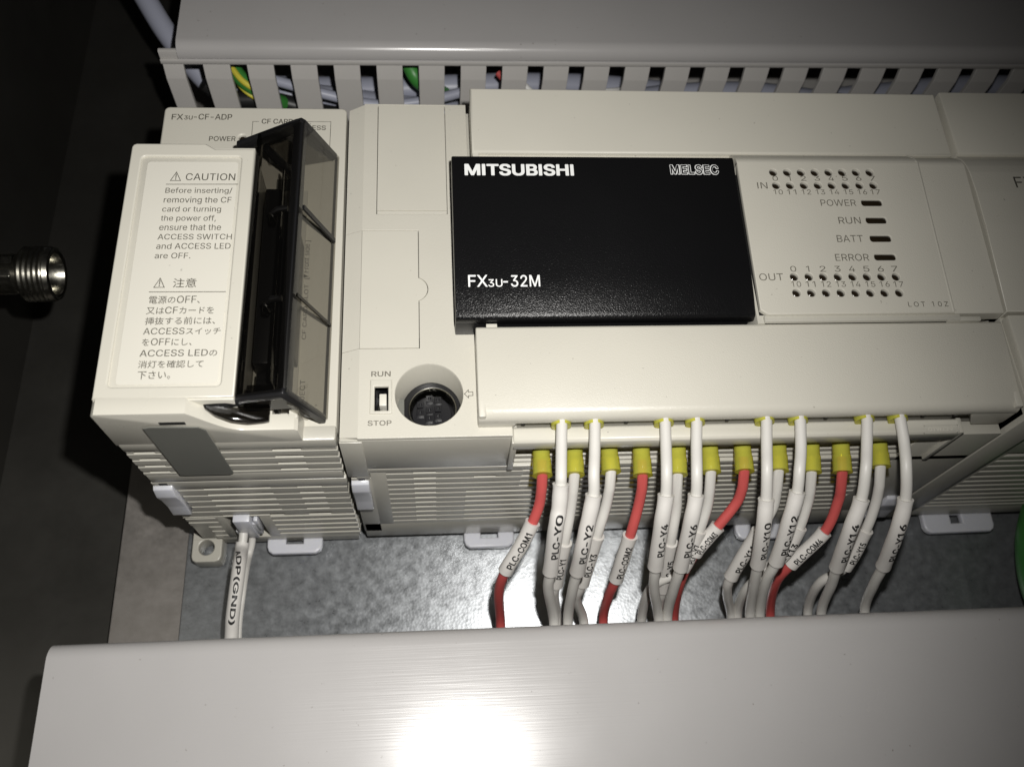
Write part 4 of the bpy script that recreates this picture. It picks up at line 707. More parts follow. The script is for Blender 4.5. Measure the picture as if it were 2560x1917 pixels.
obj('terminal_floor', MB().box(37.2, 137.5, 2.2, 4.5, 62.2, 72, 0.2).box(37.2, 137.5, 3.2, 8, 71, 84, 0.2).box(37.2, 136, 1.2, 3.0, 64.2, 65.6, 0.1).box(37.2, 134, 0.8, 3.0, 62.5, 63.2, 0.1), M['cream_old'], PC)
# main vents
E_ = [58.5, 54.6, 50.9, 47.4, 43.8, 40.1, 36.4, 32.6, 28.7, 24.9, 21.1]
for k, e in enumerate(E_):
    nx = E_[k + 1] + 1.65 if k + 1 < len(E_) else 18.9
    obj('vent_rib', MB().box(8.9, 131.6, 0, 3.2, nx, e, 0.1, 1), M['cream_old'], PC)
mb = MB()
for k, e in enumerate(E_):
    spans = [(8.9, 15.3), (20.6, 28.0)]
    if k < 4: spans = [(8.9, 15.3), (20.6, 41)]
    if k == 1: spans = [(8.9, 15.3), (20.6, 29.6), (34.8, 41)]
    for xa, xb in spans: mb.box(xa, xb, 0.15, 3.0, e - 0.05, e + 1.7)
obj('vent_floor', mb, M['cream_old'], PC)
obj('name_tab', MB().box(0.2, 5.0, -0.25, 1, 58.0, 79.4, 0.15).box(2.2, 4.9, -0.25, 1, 56.6, 58.3, 0.1), M['cream_old'], PC)
milk_clip(PC, 0.6, 4.8, 35.6, 54.9)
obj('clip_slot', MB().box(2.4, 3.9, -0.1, 0.5, 55.0, 56.4), M['dark_hole'], PC)
hook(PC, 28.4, 42.8, 33.2, 38.2)
hook(PC, 108.5, 123.0, 113.2, 118.2)
# left front panel with doors, switch well and round socket
DR1 = [(7.9,89.15), (7.54,57.32), (24.29,57.18), (24.47,89.29)]
DR1 = [(DR1[1][0], 91), (DR1[1][0], DR1[1][1]), (DR1[2][0], DR1[1][1]), (DR1[2][0], 91)]
socket_c = (19.36,10.07)
arc_c = (16.15,36.54)
xa_, yb_ = (17.35,21.38)
xt_, yt_ = (17.57,52.55)
arc_r = (19.41,36.52)[0] - arc_c[0]
d2 = [(4.15, yb_), (xa_, yb_)]
h = math.sqrt(max(arc_r ** 2 - (xa_ - arc_c[0]) ** 2, 0))
a0 = math.atan2(-h, xa_ - arc_c[0])
for k in range(13):
    a = a0 + (-2 * a0) * k / 12; d2.append((arc_c[0] + arc_r * math.cos(a), arc_c[1] + arc_r * math.sin(a)))
d2 += [(xa_, yt_), (4.15, yt_)]
def inset(poly, g):
    cx = sum(p[0] for p in poly) / len(poly); cy = sum(p[1] for p in poly) / len(poly)
    out = []; n = len(poly)
    area = sum(poly[i][0] * poly[(i + 1) % n][1] - poly[(i + 1) % n][0] * poly[i][1] for i in range(n))
    sg = 1 if area > 0 else -1
    for i in range(n):
        p0, p1, p2 = Vector(poly[i - 1]), Vector(poly[i]), Vector(poly[(i + 1) % n])
        e1 = (p1 - p0).normalized(); e2 = (p2 - p1).normalized()
        n1 = Vector((-e1.y, e1.x)) * sg; n2 = Vector((-e2.y, e2.x)) * sg
        b = (n1 + n2); b = b / max(b.length_squared, 1e-6) * 2
        q = p1 + b * g; out.append((q.x, q.y))
    return out
SW = (7.68,6.35,10.59,12.0)
SWo = (6.68,5.63,11.41,13.72)
def chamfer_left(x, y, z): return (x, y, z - max(0, (4.2 - x)) * 0.30)
panel_holes = [inset(d2, -0.06)]
outer = [(4.15, 0.1), (4.15, 91.0), (29.6, 91.0), (29.6, 24), (37.0, 24), (37.0, 0.1)]
d1 = [(DR1[1][0], DR1[1][1]), (DR1[2][0], DR1[1][1]), (DR1[2][0], 90.6), (DR1[1][0], 90.6)]
gp = inset(d2, -0.07)
notch = [p for p in gp]                       # starts (left, bottom), (xa, bottom), arc..., (xa, top), (left, top)
outer = [(37.0, 0.1), (37.0, 24), (29.6, 24), (29.6, 91.0), (4.15, 91.0), (4.15, notch[-1][1])] + [p for p in notch[1:-1]][::-1] + [(4.15, notch[0][1]), (4.15, 0.1)]
FP = obj('front_panel', plate([outer, inset(d1, -0.05), circle(*socket_c, 7.35, 48), [(SW[0], SW[1]), (SW[2], SW[1]), (SW[2], SW[3]), (SW[0], SW[3])]],
    79.2, 81.0, 0.1, 1), M['cream_textured'], PC, angle=25)
d1b = [(d1[0][0], d1[0][1] + 1.0), (d1[1][0], d1[1][1] + 1.0), d1[2], d1[3]]
for ya, yb2, nm_ in ((0.3, yb_ - 0.05, 'edge_strip'), (yb_ + 0.05, yt_ - 0.05, 'edge_strip'), (yt_ + 0.05, 90.6, 'edge_strip')):
    obj(nm_, MB().add([(0.35, ya - (0.5 if ya > 1 else -0.5), 79.85), (0.35, yb2 - (0.5 if yb2 < 90 else 1.0), 79.85), (4.2, yb2, 81.0), (4.2, ya, 81.0),
        (0.35, ya - (0.5 if ya > 1 else -0.5), 78.0), (0.35, yb2 - (0.5 if yb2 < 90 else 1.0), 78.0), (4.2, yb2, 78.0), (4.2, ya, 78.0)],
        [(0, 3, 2, 1), (4, 5, 6, 7), (0, 1, 5, 4), (1, 2, 6, 5), (2, 3, 7, 6), (3, 0, 4, 7)]), M['cream_textured'], PC, smooth=False)
obj('upper_door', plate([inset(d1b, 0.09)], 79.6, 81.02, 0.1, 1), M['cream'], PC, label='flat rectangular blanking cover')
obj('door_lip', MB().box(d1[0][0] + 0.1, d1[1][0] - 0.1, d1[0][1] + 0.1, d1[0][1] + 0.92, 79.6, 80.95, 0.08, 1), M['cream'], PC)
obj('lower_door', plate([inset(d2, 0.08)], 79.4, 81.0, 0.1, 1, fn=chamfer_left), M['cream'], PC, label='hinged door with a rounded thumb bump')
obj('panel_back', MB().box(0.6, 36, 24.7, 89.6, 78.8, 79.3), M['cream_old'], PC)
# socket
sx, sy = socket_c
ring = [circle(sx, sy, 7.9, 48), circle(sx, sy, 7.3, 48)]
well = MB()
n = 48
vs = []; fs = []
for z_, rr_ in ((81.05, 7.42), (80.6, 7.2), (66, 7.05)):
    vs += [(sx + rr_ * math.cos(2 * math.pi * k / n), sy + rr_ * math.sin(2 * math.pi * k / n), z_) for k in range(n)]
for j in range(2):
    fs += [(j * n + k, j * n + (k + 1) % n, (j + 1) * n + (k + 1) % n, (j + 1) * n + k) for k in range(n)]
obj('socket_well', well.add(vs, fs), M['cream_smooth'], PC)
kx, ky = (20.05,10.33)
SK = obj('round_socket', plate([circle(kx, ky, 6.9, 40), circle(kx, ky, 5.3, 40)], 66, 72.0, 0.3, 2), M['black_smooth'], PC, label='black round eight pin socket')
obj('socket_base', MB().box(sx - 7.3, sx + 7.3, sy - 7.3, sy + 7.3, 65.4, 66.2), M['black_smooth'], PC)
obj('shield_ring', plate([circle(kx, ky, 5.45, 40), circle(kx, ky, 5.15, 40)], 67, 72.15, 0.05, 0), M['nickel'], SK)
obj('insert', plate([circle(kx - 0.2, ky, 4.5, 30)], 66, 69.6, 0.2, 1), M['insert'], SK)
for q in [(19.37,13.8),(21.3,13.45),(17.29,12.33),(19.33,11.02),(21.34,11.32),(17.28,10.4),(19.3,9.0),(21.3,9.48)]:
    pa = plate([rrect(q[0] - 0.8, q[1] - 0.8, q[0] + 0.8, q[1] + 0.8, 0.1, 2), circle(q[0], q[1], 0.34, 12)], 69.2, 70.5, 0.08, 0)
    obj('pin_hole', pa, M['insert'], SK)
obj('latch', MB().box(sx - 7.2, sx - 5.6, sy - 6, sy + 2.4, 66.2, 73.5, 0.2).box(sx - 6.2, sx - 5.2, sy - 5, sy - 4, 66.2, 72, 0.2), M['flap_grey'], SK)
# run/stop switch
hx0, hy0, hx1, hy1 = SW; ox0, oy0, ox1, oy1 = SWo
bz = MB()
zo, zi = 81.03, 80.75
o_ = [(ox0, oy0, 81.03), (ox1, oy0, 81.03), (ox1, oy1, 81.03), (ox0, oy1, 81.03)]
bezel = plate([[(ox0, oy0), (ox1, oy0), (ox1, oy1), (ox0, oy1)], [(hx0, hy0), (hx1, hy0), (hx1, hy1), (hx0, hy1)]], 80.6, 81.35, 0.3, 1)
SWT = obj('switch_bezel', bezel, M['cream_textured'], PC)
obj('switch_well', MB().box(hx0 - 0.3, hx1 + 0.3, hy0 - 0.3, hy1 + 0.3, 74, 75.5).box(hx0 - 0.5, hx0, hy0, hy1, 75, 80.6).box(hx1, hx1 + 0.5, hy0, hy1, 75, 80.6).box(hx0, hx1, hy1, hy1 + .5, 75, 80.6).box(hx0, hx1, hy0 - .5, hy0, 75, 80.6), M['black_smooth'], SWT)
obj('slider', MB().box(hx0 + 0.95, hx0 + 2.5, hy0 + 1.6, hy0 + 4.4, 75.5, 80.2, 0.15).box(hx0 + 1.2, hx0 + 2.3, hy0 - 0.2, hy0 + 2.0, 75.5, 77.2, 0.1), M['sticker'], SWT)
obj('contact', MB().tube([(hx0 + 0.55, hy0, 77), (hx0 + 0.6, hy0 + 2.6, 78)], 0.22, 8), M['nickel'], SWT)
text(FP, "RUN", (6.89,14.49,11.08,15.75), 81.0, M['ink_light'], bold=0.012)
text(FP, "STOP", (6.28,2.95,11.32,4.16), 81.0, M['ink_light'], bold=0.012)
ax0, ay0, ax1, ay1 = (26.98,9.04,28.81,10.96)
am = (ay0 + ay1) / 2; ah = (ay1 - ay0) / 2; axm = ax0 + (ax1 - ax0) * 0.48
strip(FP, [(ax0, am), (axm, ay1), (axm, am + ah * .45), (ax1, am + ah * .45), (ax1, am - ah * .45), (axm, am - ah * .45), (axm, ay0), (ax0, am)], 0.15, 81.0, M['ink_light'], 'printed_arrow')
# covers
def zl(x, y): return 89.3 + (y - 24.5) * 0.0704
def tilt(f): return lambda x, y, z: (x, y, z + f(x, y))
zfun = lambda x, y: zl(x, y)
# black name cover
bp_ = [(24.6, 86.0), (24.6, 87.3), (24.8, 87.9), (25.3, 88.25)]
for k in range(0, 9):
    u = k / 8; yy = 26.0 + 9.0 * u; bp_.append((yy, zl(0, yy) - 1.0 * (1 - u) ** 2))
bp_ += [(64.9, zl(0, 64.9)), (65.5, zl(0, 65.5) - 0.15), (65.7, zl(0, 65.7) - 0.6), (65.7, 86.0)]
BK = obj('black_cover', MB().prism(bp_, 25.3, 92.3, 'x', r=0.3, seg=2, sel=lambda e: abs(e.verts[0].co.x - e.verts[1].co.x) < 1e-4 and min(e.verts[0].co.z, e.verts[1].co.z) > 86.1), M['black'], PC, angle=40, label='black textured front cover with white lettering')
obj('cover_body', MB().box(25.4, 91.9, 25.2, 65.4, 79.5, 87.0, 0.3).box(25.35, 30.4, 24.55, 27, 79.6, 86.2, 0.2), M['black_smooth'], BK)
text(BK, "MITSUBISHI", (28.25,60.17,53.66,63.35), zfun, M['ink_white'], bold=0.030, track=0.0)
mbx = (76.57,60.6,88.29,63.44)
text(BK, "MELSEC", mbx, zfun, M['ink_white'], bold=0.055, track=0.03)
def mel(): 
    x0, y0, x1, y1 = mbx
    o = text(BK, "MELSEC", (x0 + 0.12, y0 + 0.14, x1 - 0.12, y1 - 0.14), lambda x, y: zl(x, y) + 0.04, M['black_smooth'], bold=0.016, track=0.06)
mel()
text(BK, "FX", (28.25,31.61,32.52,34.53), zfun, M['ink_white'], bold=0.008)
text(BK, "3U", (32.63,31.57,35.77,33.47), zfun, M['ink_white'], bold=0.008)
text(BK, "-32M", (35.91,31.55,44.09,34.45), zfun, M['ink_white'], bold=0.008)
# lamp panel
IN_A = [(101.51,61.43),(104.92,61.44),(108.31,61.46),(111.71,61.48),(115.12,61.5),(118.5,61.51),(121.93,61.53),(125.34,61.55)]
IN_B = [(101.66,57.82),(105.05,57.84),(108.46,57.85),(111.87,57.86),(115.29,57.87),(118.72,57.89),(122.13,57.9),(125.58,57.91)]
OUT_A = [(102.09,33.67),(105.53,33.65),(108.92,33.63),(112.38,33.6),(115.82,33.58),(119.24,33.56),(122.67,33.54),(126.11,33.52)]
OUT_B = [(101.98,29.62),(105.43,29.6),(108.89,29.57),(112.32,29.54),(115.77,29.51),(119.23,29.48),(122.6,29.46),(126.05,29.43)]
SLOTS = [((121.7,52.29),(126.76,53.91)),((121.89,47.54),(126.88,49.17)),((121.93,42.66),(127.03,44.32)),((122.0,37.82),(127.14,39.4))]
xr_ = (138.18,38.03)[0]
holes = [circle(x, y, 0.93, 20) for x, y in IN_A + IN_B + OUT_A + OUT_B]
holes += [rrect(a[0], a[1], b[0], b[1], 0.62, 4) for a, b in SLOTS]
XR = 138.17
LP = obj('lamp_panel', plate([[(93.0, 25.6), (93.0, 64.4), (XR, 64.4), (XR, 24.4), (94.6, 24.4)]] + holes, -1.3, 0.0, 0.2, 1, fn=tilt(zfun)), M['cream_textured'], PC, angle=40, label='cream panel with rows of small status lamps')
prof = [(63.9, 91.95), (64.6, 92.0), (65.4, 91.8), (66.4, 91.2), (67.4, 90.3), (68.2, 89.6), (68.8, 89.0), (68.8, 86), (63.9, 86)]
obj('panel_crown', MB().prism(prof, 93.0, XR, 'x').prism([(y, z - 0.5) for y, z in prof], XR, 150.05, 'x'), M['cream_textured'], PC, angle=40)
obj('panel_side', MB().prism([(24.4, 88.8), (64.0, 91.55), (64.0, 86), (24.4, 86)], XR, 150.05, 'x'), M['cream_textured'], PC)
obj('panel_body', MB().box(92.6, XR, 23.0, 67, 80, 87.6, 0.1).box(92.6, XR + 12, 26.6, 66, 79.8, 87.2).box(94, XR + 1.6, 23.0, 24.6, 80, 88.4, 0.2), M['cream_old'], PC)
obj('panel_ridge', MB().tube([(XR - 0.25, 24.6, zl(0, 24.6) - 0.28), (XR - 0.25, 64.6, zl(0, 64.6) - 0.28), (XR - 0.25, 66.6, 90.8), (XR - 0.25, 68.7, 88.9)], 0.38, 10), M['cream_textured'], PC)
obj('panel_tab', MB().box(XR - 1.5, XR + 6.5, 22.9, 24.0, 84, 88.2, 0.2), M['cream_old'], PC)
obj('panel_gap', MB().box(XR + 6.8, 149.8, 22.0, 26.4, 79, 80.5), M['dark_hole'], PC)
mb = MB()
for x, y in IN_A + IN_B + OUT_A + OUT_B:
    z = zl(x, y) - 0.98
    obj('lamp', MB().tube([(x, y, z), (x, y, z + 0.35), (x, y, z + 0.65), (x, y, z + 0.78)], [0.9, 0.86, 0.55, 0.08], 16), M['lens'], LP)
for a, b in SLOTS:
    cx, cy = (a[0] + b[0]) / 2, (a[1] + b[1]) / 2; z = zl(cx, cy) - 1.1
    obj('bar_lamp', MB().box(a[0] - 0.1, b[0] + 0.1, a[1] - 0.1, b[1] + 0.1, z, z + 0.85, 0.3), M['lens'], LP)
obj('lamp_backing', MB().box(93.2, XR - 0.3, 25, 64, 86.5, 87.7), M['dark_hole'], LP)
def TT(s, bx, bold=0.0): text(LP, s, bx, zfun, M['ink_light'], bold=bold)
NUM = [('0',(101.04,59.04,102.36,60.39)),('1',(104.8,59.06,105.47,60.4)),('2',(107.91,59.07,109.25,60.42)),('3',(111.29,59.09,112.65,60.43)),('4',(114.75,59.1,116.12,60.45)),('5',(118.12,59.11,119.5,60.47)),('6',(121.54,59.13,122.93,60.48)),('7',(124.96,59.14,126.36,60.5)),('10',(100.75,55.28,102.97,56.61)),('11',(103.99,55.29,106.23,56.62)),('12',(107.57,55.3,109.82,56.63)),('13',(111.0,55.31,113.26,56.64)),('14',(114.43,55.32,116.71,56.66)),('15',(117.88,55.33,120.17,56.67)),('16',(121.27,55.34,123.58,56.68)),('17',(124.47,55.35,126.8,56.69)),('0',(101.47,34.9,102.84,36.36)),('1',(105.2,34.88,105.9,36.35)),('2',(108.38,34.86,109.78,36.33)),('3',(111.85,34.84,113.26,36.31)),('4',(115.26,34.82,116.69,36.29)),('5',(118.69,34.8,120.12,36.27)),('6',(122.09,34.78,123.54,36.25)),('7',(125.38,34.76,126.84,36.24)),('10',(101.13,31.07,103.35,32.44)),('11',(104.46,31.05,106.7,32.42)),('12',(108.08,31.02,110.33,32.39)),('13',(111.52,31.0,113.79,32.37)),('14',(114.98,30.97,117.26,32.34)),('15',(118.44,30.94,120.74,32.32)),('16',(121.82,30.92,124.13,32.3)),('17',(125.08,30.89,127.41,32.27))]
for s_, b_ in NUM: TT(s_, b_)
WORDS = [('IN',(97.04,56.89,99.5,58.59)),('POWER',(111.65,52.17,120.27,53.9)),('RUN',(115.14,47.37,120.51,49.17)),('BATT',(113.86,42.54,120.16,44.33)),('ERROR',(112.58,37.62,120.61,39.4)),('OUT',(93.9,32.71,99.5,34.5))]
for s_, b_ in WORDS: TT(s_, b_)
text(LP, "LOT 10Z", (127.48,25.88,136.95,27.11), zfun, M['ink_grey'], bold=0.0, track=0.16)
# terminal covers
def zu(x, y): return 89.05 + (y - 69) * 0.04
UC = obj('upper_terminal_cover', plate([[(30.3, 69.3), (30.3, 88.4), (149.7, 88.4), (149.7, 69.3)]], -1.6, 0, 0.55, 3, fn=tilt(zu)), M['cream'], PC, angle=50, label='long flat upper terminal cover')
obj('cover_wall', MB().box(30.4, 32, 67.2, 88, 80.5, 88.8, 0.3).box(148.1, 149.6, 69.5, 88, 80.5, 88.4, 0.3).box(31.9, 148.5, 86.4, 87.9, 80, 88.8, 0.3)
    .box(30.5, 149.3, 67.6, 69.8, 80.4, 87.9, 0.3), M['cream'], UC)
def zc_(x, y): return 86.1 + (y - 2.4) * 0.078
lp = [(3.8, 82.6), (2.15, 82.6), (1.95, 83.6)]
for k in range(1, 8):
    a = math.radians(180 - k * 11.5); lp.append((4.55 + 2.6 * math.cos(a), 83.7 + 2.6 * math.sin(a)))
lp += [(22.2, zc_(0, 22.2)), (22.8, zc_(0, 22.2) - 0.15), (23.0, zc_(0, 22.2) - 0.6), (23.0, 84.5), (8, 83.2)]
LC = obj('lower_terminal_cover', MB().prism(lp, 29.6, 149.7, 'x', r=0.3, seg=2, sel=lambda e: abs(e.verts[0].co.x - e.verts[1].co.x) < 1e-4 and min(e.verts[0].co.z, e.verts[1].co.z) > 83.4), M['cream_textured'], PC, angle=50, label='long lower terminal cover above the wires')
obj('cover_wall', MB().box(29.65, 31.2, 2.3, 22.6, 79.8, 86.4, 0.3).box(148.0, 149.65, 2.3, 22.6, 77.5, 86.4, 0.3).box(31, 148.5, 20.8, 22.7, 80, 86.6, 0.3), M['cream_textured'], LC)
obj('cover_wall', MB().prism([(29.7, 79.6), (36.9, 79.6), (38.3, 84.6), (29.7, 84.6)], 2.05, 3.4, 'y', r=0.2), M['cream_textured'], LC)
obj('cover_wall', MB().prism([(138.5, 84.4), (142.5, 76.8), (149.0, 76.8), (149.7, 78), (149.7, 84.4)], 2.05, 3.4, 'y', r=0.2), M['cream_textured'], LC)
obj('guide', MB().box(32.0, 34.4, 23.1, 24.3, 82, 86.4, 0.1), M['cream_smooth'], LC)
# terminal strip
TS = obj('terminal_strip', MB().prism([(2.5, 75.6), (2.5, 79.6), (1.9, 80.1), (-0.6, 80.1), (-1.2, 79.5), (-1.2, 75.9), (-0.8, 75.6)], 37.3, 137.6, 'x', r=0.12, seg=1), M['cream_smooth'], PC, label='cream terminal strip the wires fasten to')
obj('strip_end', MB().box(36.9, 38.2, -1.0, 3.2, 62.4, 79, 0.2), M['cream_old'], TS)
obj('strip_end', MB().box(137.4, 138.6, -1.0, 2.6, 62.4, 79.8, 0.2), M['cream_old'], TS)
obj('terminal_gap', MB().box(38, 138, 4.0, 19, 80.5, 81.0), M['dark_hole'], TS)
obj('terminal_divider', MB().box(39.0, 39.9, 2.7, 8, 80, 84, 0.15), M['black_smooth'], TS)
td = [o for o in TS.children if o.name.startswith('terminal_divider')][0]
for k in range(1, 14): copy_part(td, k * 7.5, 0, 0, TS)

fr_ = [(129.35,0.69),(128.88,-1.13),(136.64,-1.11),(137.14,0.71)]
strip(TS, fr_ + [fr_[0]], 0.18, 80.1, M['cream_old'], 'moulded_frame')
text(TS, "OTWZ2V", (fr_[0][0] + 0.7, fr_[1][1] + 0.45, fr_[2][0] - 0.7, fr_[0][1] - 0.45), 80.1, M['cream_textured'], bold=0.02)
milk_clip(PC, 143.5, 150.0, 14.5, 31.5)

# ================================================================ expansion module (right)
EX = thing('expansion_module', 'cream expansion module cut off by the right edge of the photo', 'control module', (200, 0, 0))
x0, x1 = 150.7, 255
obj('housing', MB().box(x0, x1, 3, 90, 6.4, 86, 0.6).box(x0, 158.0, 0.02, 3.4, 10, 84, 0.2).box(x0, x1, 1.3, 3.3, 59, 86, 0.2).box(x0, x1, 1.3, 3.3, 7, 14.5, 0.2).box(157.8, 161.8, 1.3, 3.2, 14, 59.2), M['cream_old'], EX)
ez = [56.9, 53.2, 49.4, 45.4, 41.3, 37.5, 33.9, 30.1, 26.2, 22.4, 18.9, 15.9]
for k, e in enumerate(ez):
    nx = ez[k + 1] + 1.6 if k + 1 < len(ez) else 14.2
    obj('vent_rib', MB().box(161.6, x1 - 4, 1.25, 3.4, nx, e, 0.1, 1), M['cream_old'], EX)
pr = [(24.6, 89.1), (46.8, 91.4), (55.8, 91.9), (61.8, 91.8), (64.2, 91.4), (66.2, 90.7), (68.7, 89.2), (68.7, 82), (24.6, 82)]
obj('front_panel', MB().prism(pr, x0, x1, 'x', r=0.12, seg=1), M['cream_textured'], EX, angle=40)
obj('upper_cover', MB().box(x0 + 0.1, x1, 68.9, 88.9, 84, 90.0, 0.5), M['cream'], EX)
obj('lower_cover', MB().box(x0 + 0.3, x1, 1.2, 24.2, 82, 88.4, 0.5), M['cream_textured'], EX)
hook(EX, 166.5, 188.6, 175.2, 178.8)
def ze(x, y): return float(np.interp(y, [24.6, 46.8, 55.8, 61.8], [89.1, 91.4, 91.9, 91.8]))
text(EX, "FX", (161.26,57.18,166.45999999999998,60.42), ze, M['ink_dark'])

# ================================================================ threaded fitting on the cabinet wall
TF = thing('threaded_fitting', 'nickel plated threaded pipe fitting sticking out of the dark cabinet wall', 'pipe fitting', (-85, 54.3, 60))
cy_, cz_ = 54.3, 60
pts = []; rad = []
x = -79.9
while x < -74.2:
    for dx, r_ in ((0, 6.6), (0.4, 6.9), (0.6, 6.9), (1.0, 6.6)):
        pts.append((x + dx, cy_, cz_)); rad.append(r_)
    x += 1.25
pts += [(-73.6, cy_, cz_), (-72.6, cy_, cz_), (-72.5, cy_, cz_), (-72.8, cy_, cz_), (-80.2, cy_, cz_)]
rad += [6.9, 6.5, 5.3, 5.0, 4.9]
tb = MB()
n = 40; vs = []; fs = []
for (x, y, z), r_ in zip(pts, rad):
    for k in range(n):
        a = 2 * math.pi * k / n; vs.append((x, y + r_ * math.cos(a), z + r_ * math.sin(a)))
for i in range(len(pts) - 1):
    for k in range(n): fs.append((i * n + k, i * n + (k + 1) % n, (i + 1) * n + (k + 1) % n, (i + 1) * n + k))
fs.append(tuple((len(pts) - 1) * n + k for k in range(n)))
obj('threaded_tube', tb.add(vs, fs), M['nickel'], TF, angle=50)
hexa = [(cy_ + 0.2 + 5.6 * math.cos(math.radians(a)), cz_ + 5.6 * math.sin(math.radians(a))) for a in range(10, 370, 60)]
obj('hex_nut', MB().prism(hexa, -96, -81.6, 'x', r=0.4), M['nickel'], TF)
obj('neck', MB().tube([(-110, cy_, cz_), (-79.5, cy_, cz_)], 4.9, 24), M['nickel'], TF)

# ================================================================ wires
def sleeve_text(parent, body, P, idx0, idx1, r, frac, capw, center=0.5, flip=False, phi0=0.0):
    a, fs, lo, hi = glyphs(body, 0.026, 3, 0.0, 0.09)
    seg = [Vector(p) for p in P[idx0:idx1 + 1]]
    cum = [0]
    for i in range(1, len(seg)): cum.append(cum[-1] + (seg[i] - seg[i - 1]).length)
    Ltot = cum[-1]; tl = frac * Ltot
    s_mid = center * Ltot
    facing = Vector((0.0, -0.40, 0.92))
    vs = []
    T = [(seg[min(i + 1, len(seg) - 1)] - seg[max(i - 1, 0)]).normalized() for i in range(len(seg))]
    for x, y, zz in a:
        u = (x - lo[0]) / (hi[0] - lo[0]); v = (y - lo[1]) / (hi[1] - lo[1]) - 0.5
        s = s_mid + (0.5 - u) * tl if not flip else s_mid + (u - 0.5) * tl
        s = max(0, min(Ltot, s)); i = 0
        while i < len(cum) - 2 and cum[i + 1] < s: i += 1
        k = (s - cum[i]) / max(cum[i + 1] - cum[i], 1e-6)
        p = seg[i].lerp(seg[i + 1], k); t = T[i].lerp(T[i + 1], k).normalized()
        nrm = (facing - t * facing.dot(t)).normalized()
        side = t.cross(nrm)                    # image right-ish
        if side.x < 0: side = -side
        h = (-v if not flip else v) * capw
        phi = h / r + phi0
        vs.append(p + nrm * (math.cos(phi) * (r + 0.05 + zz)) + side * (math.sin(phi) * (r + 0.05 + zz)))
    return obj('lettering', MB().add(vs, fs), M['ink_black'], parent, smooth=False)

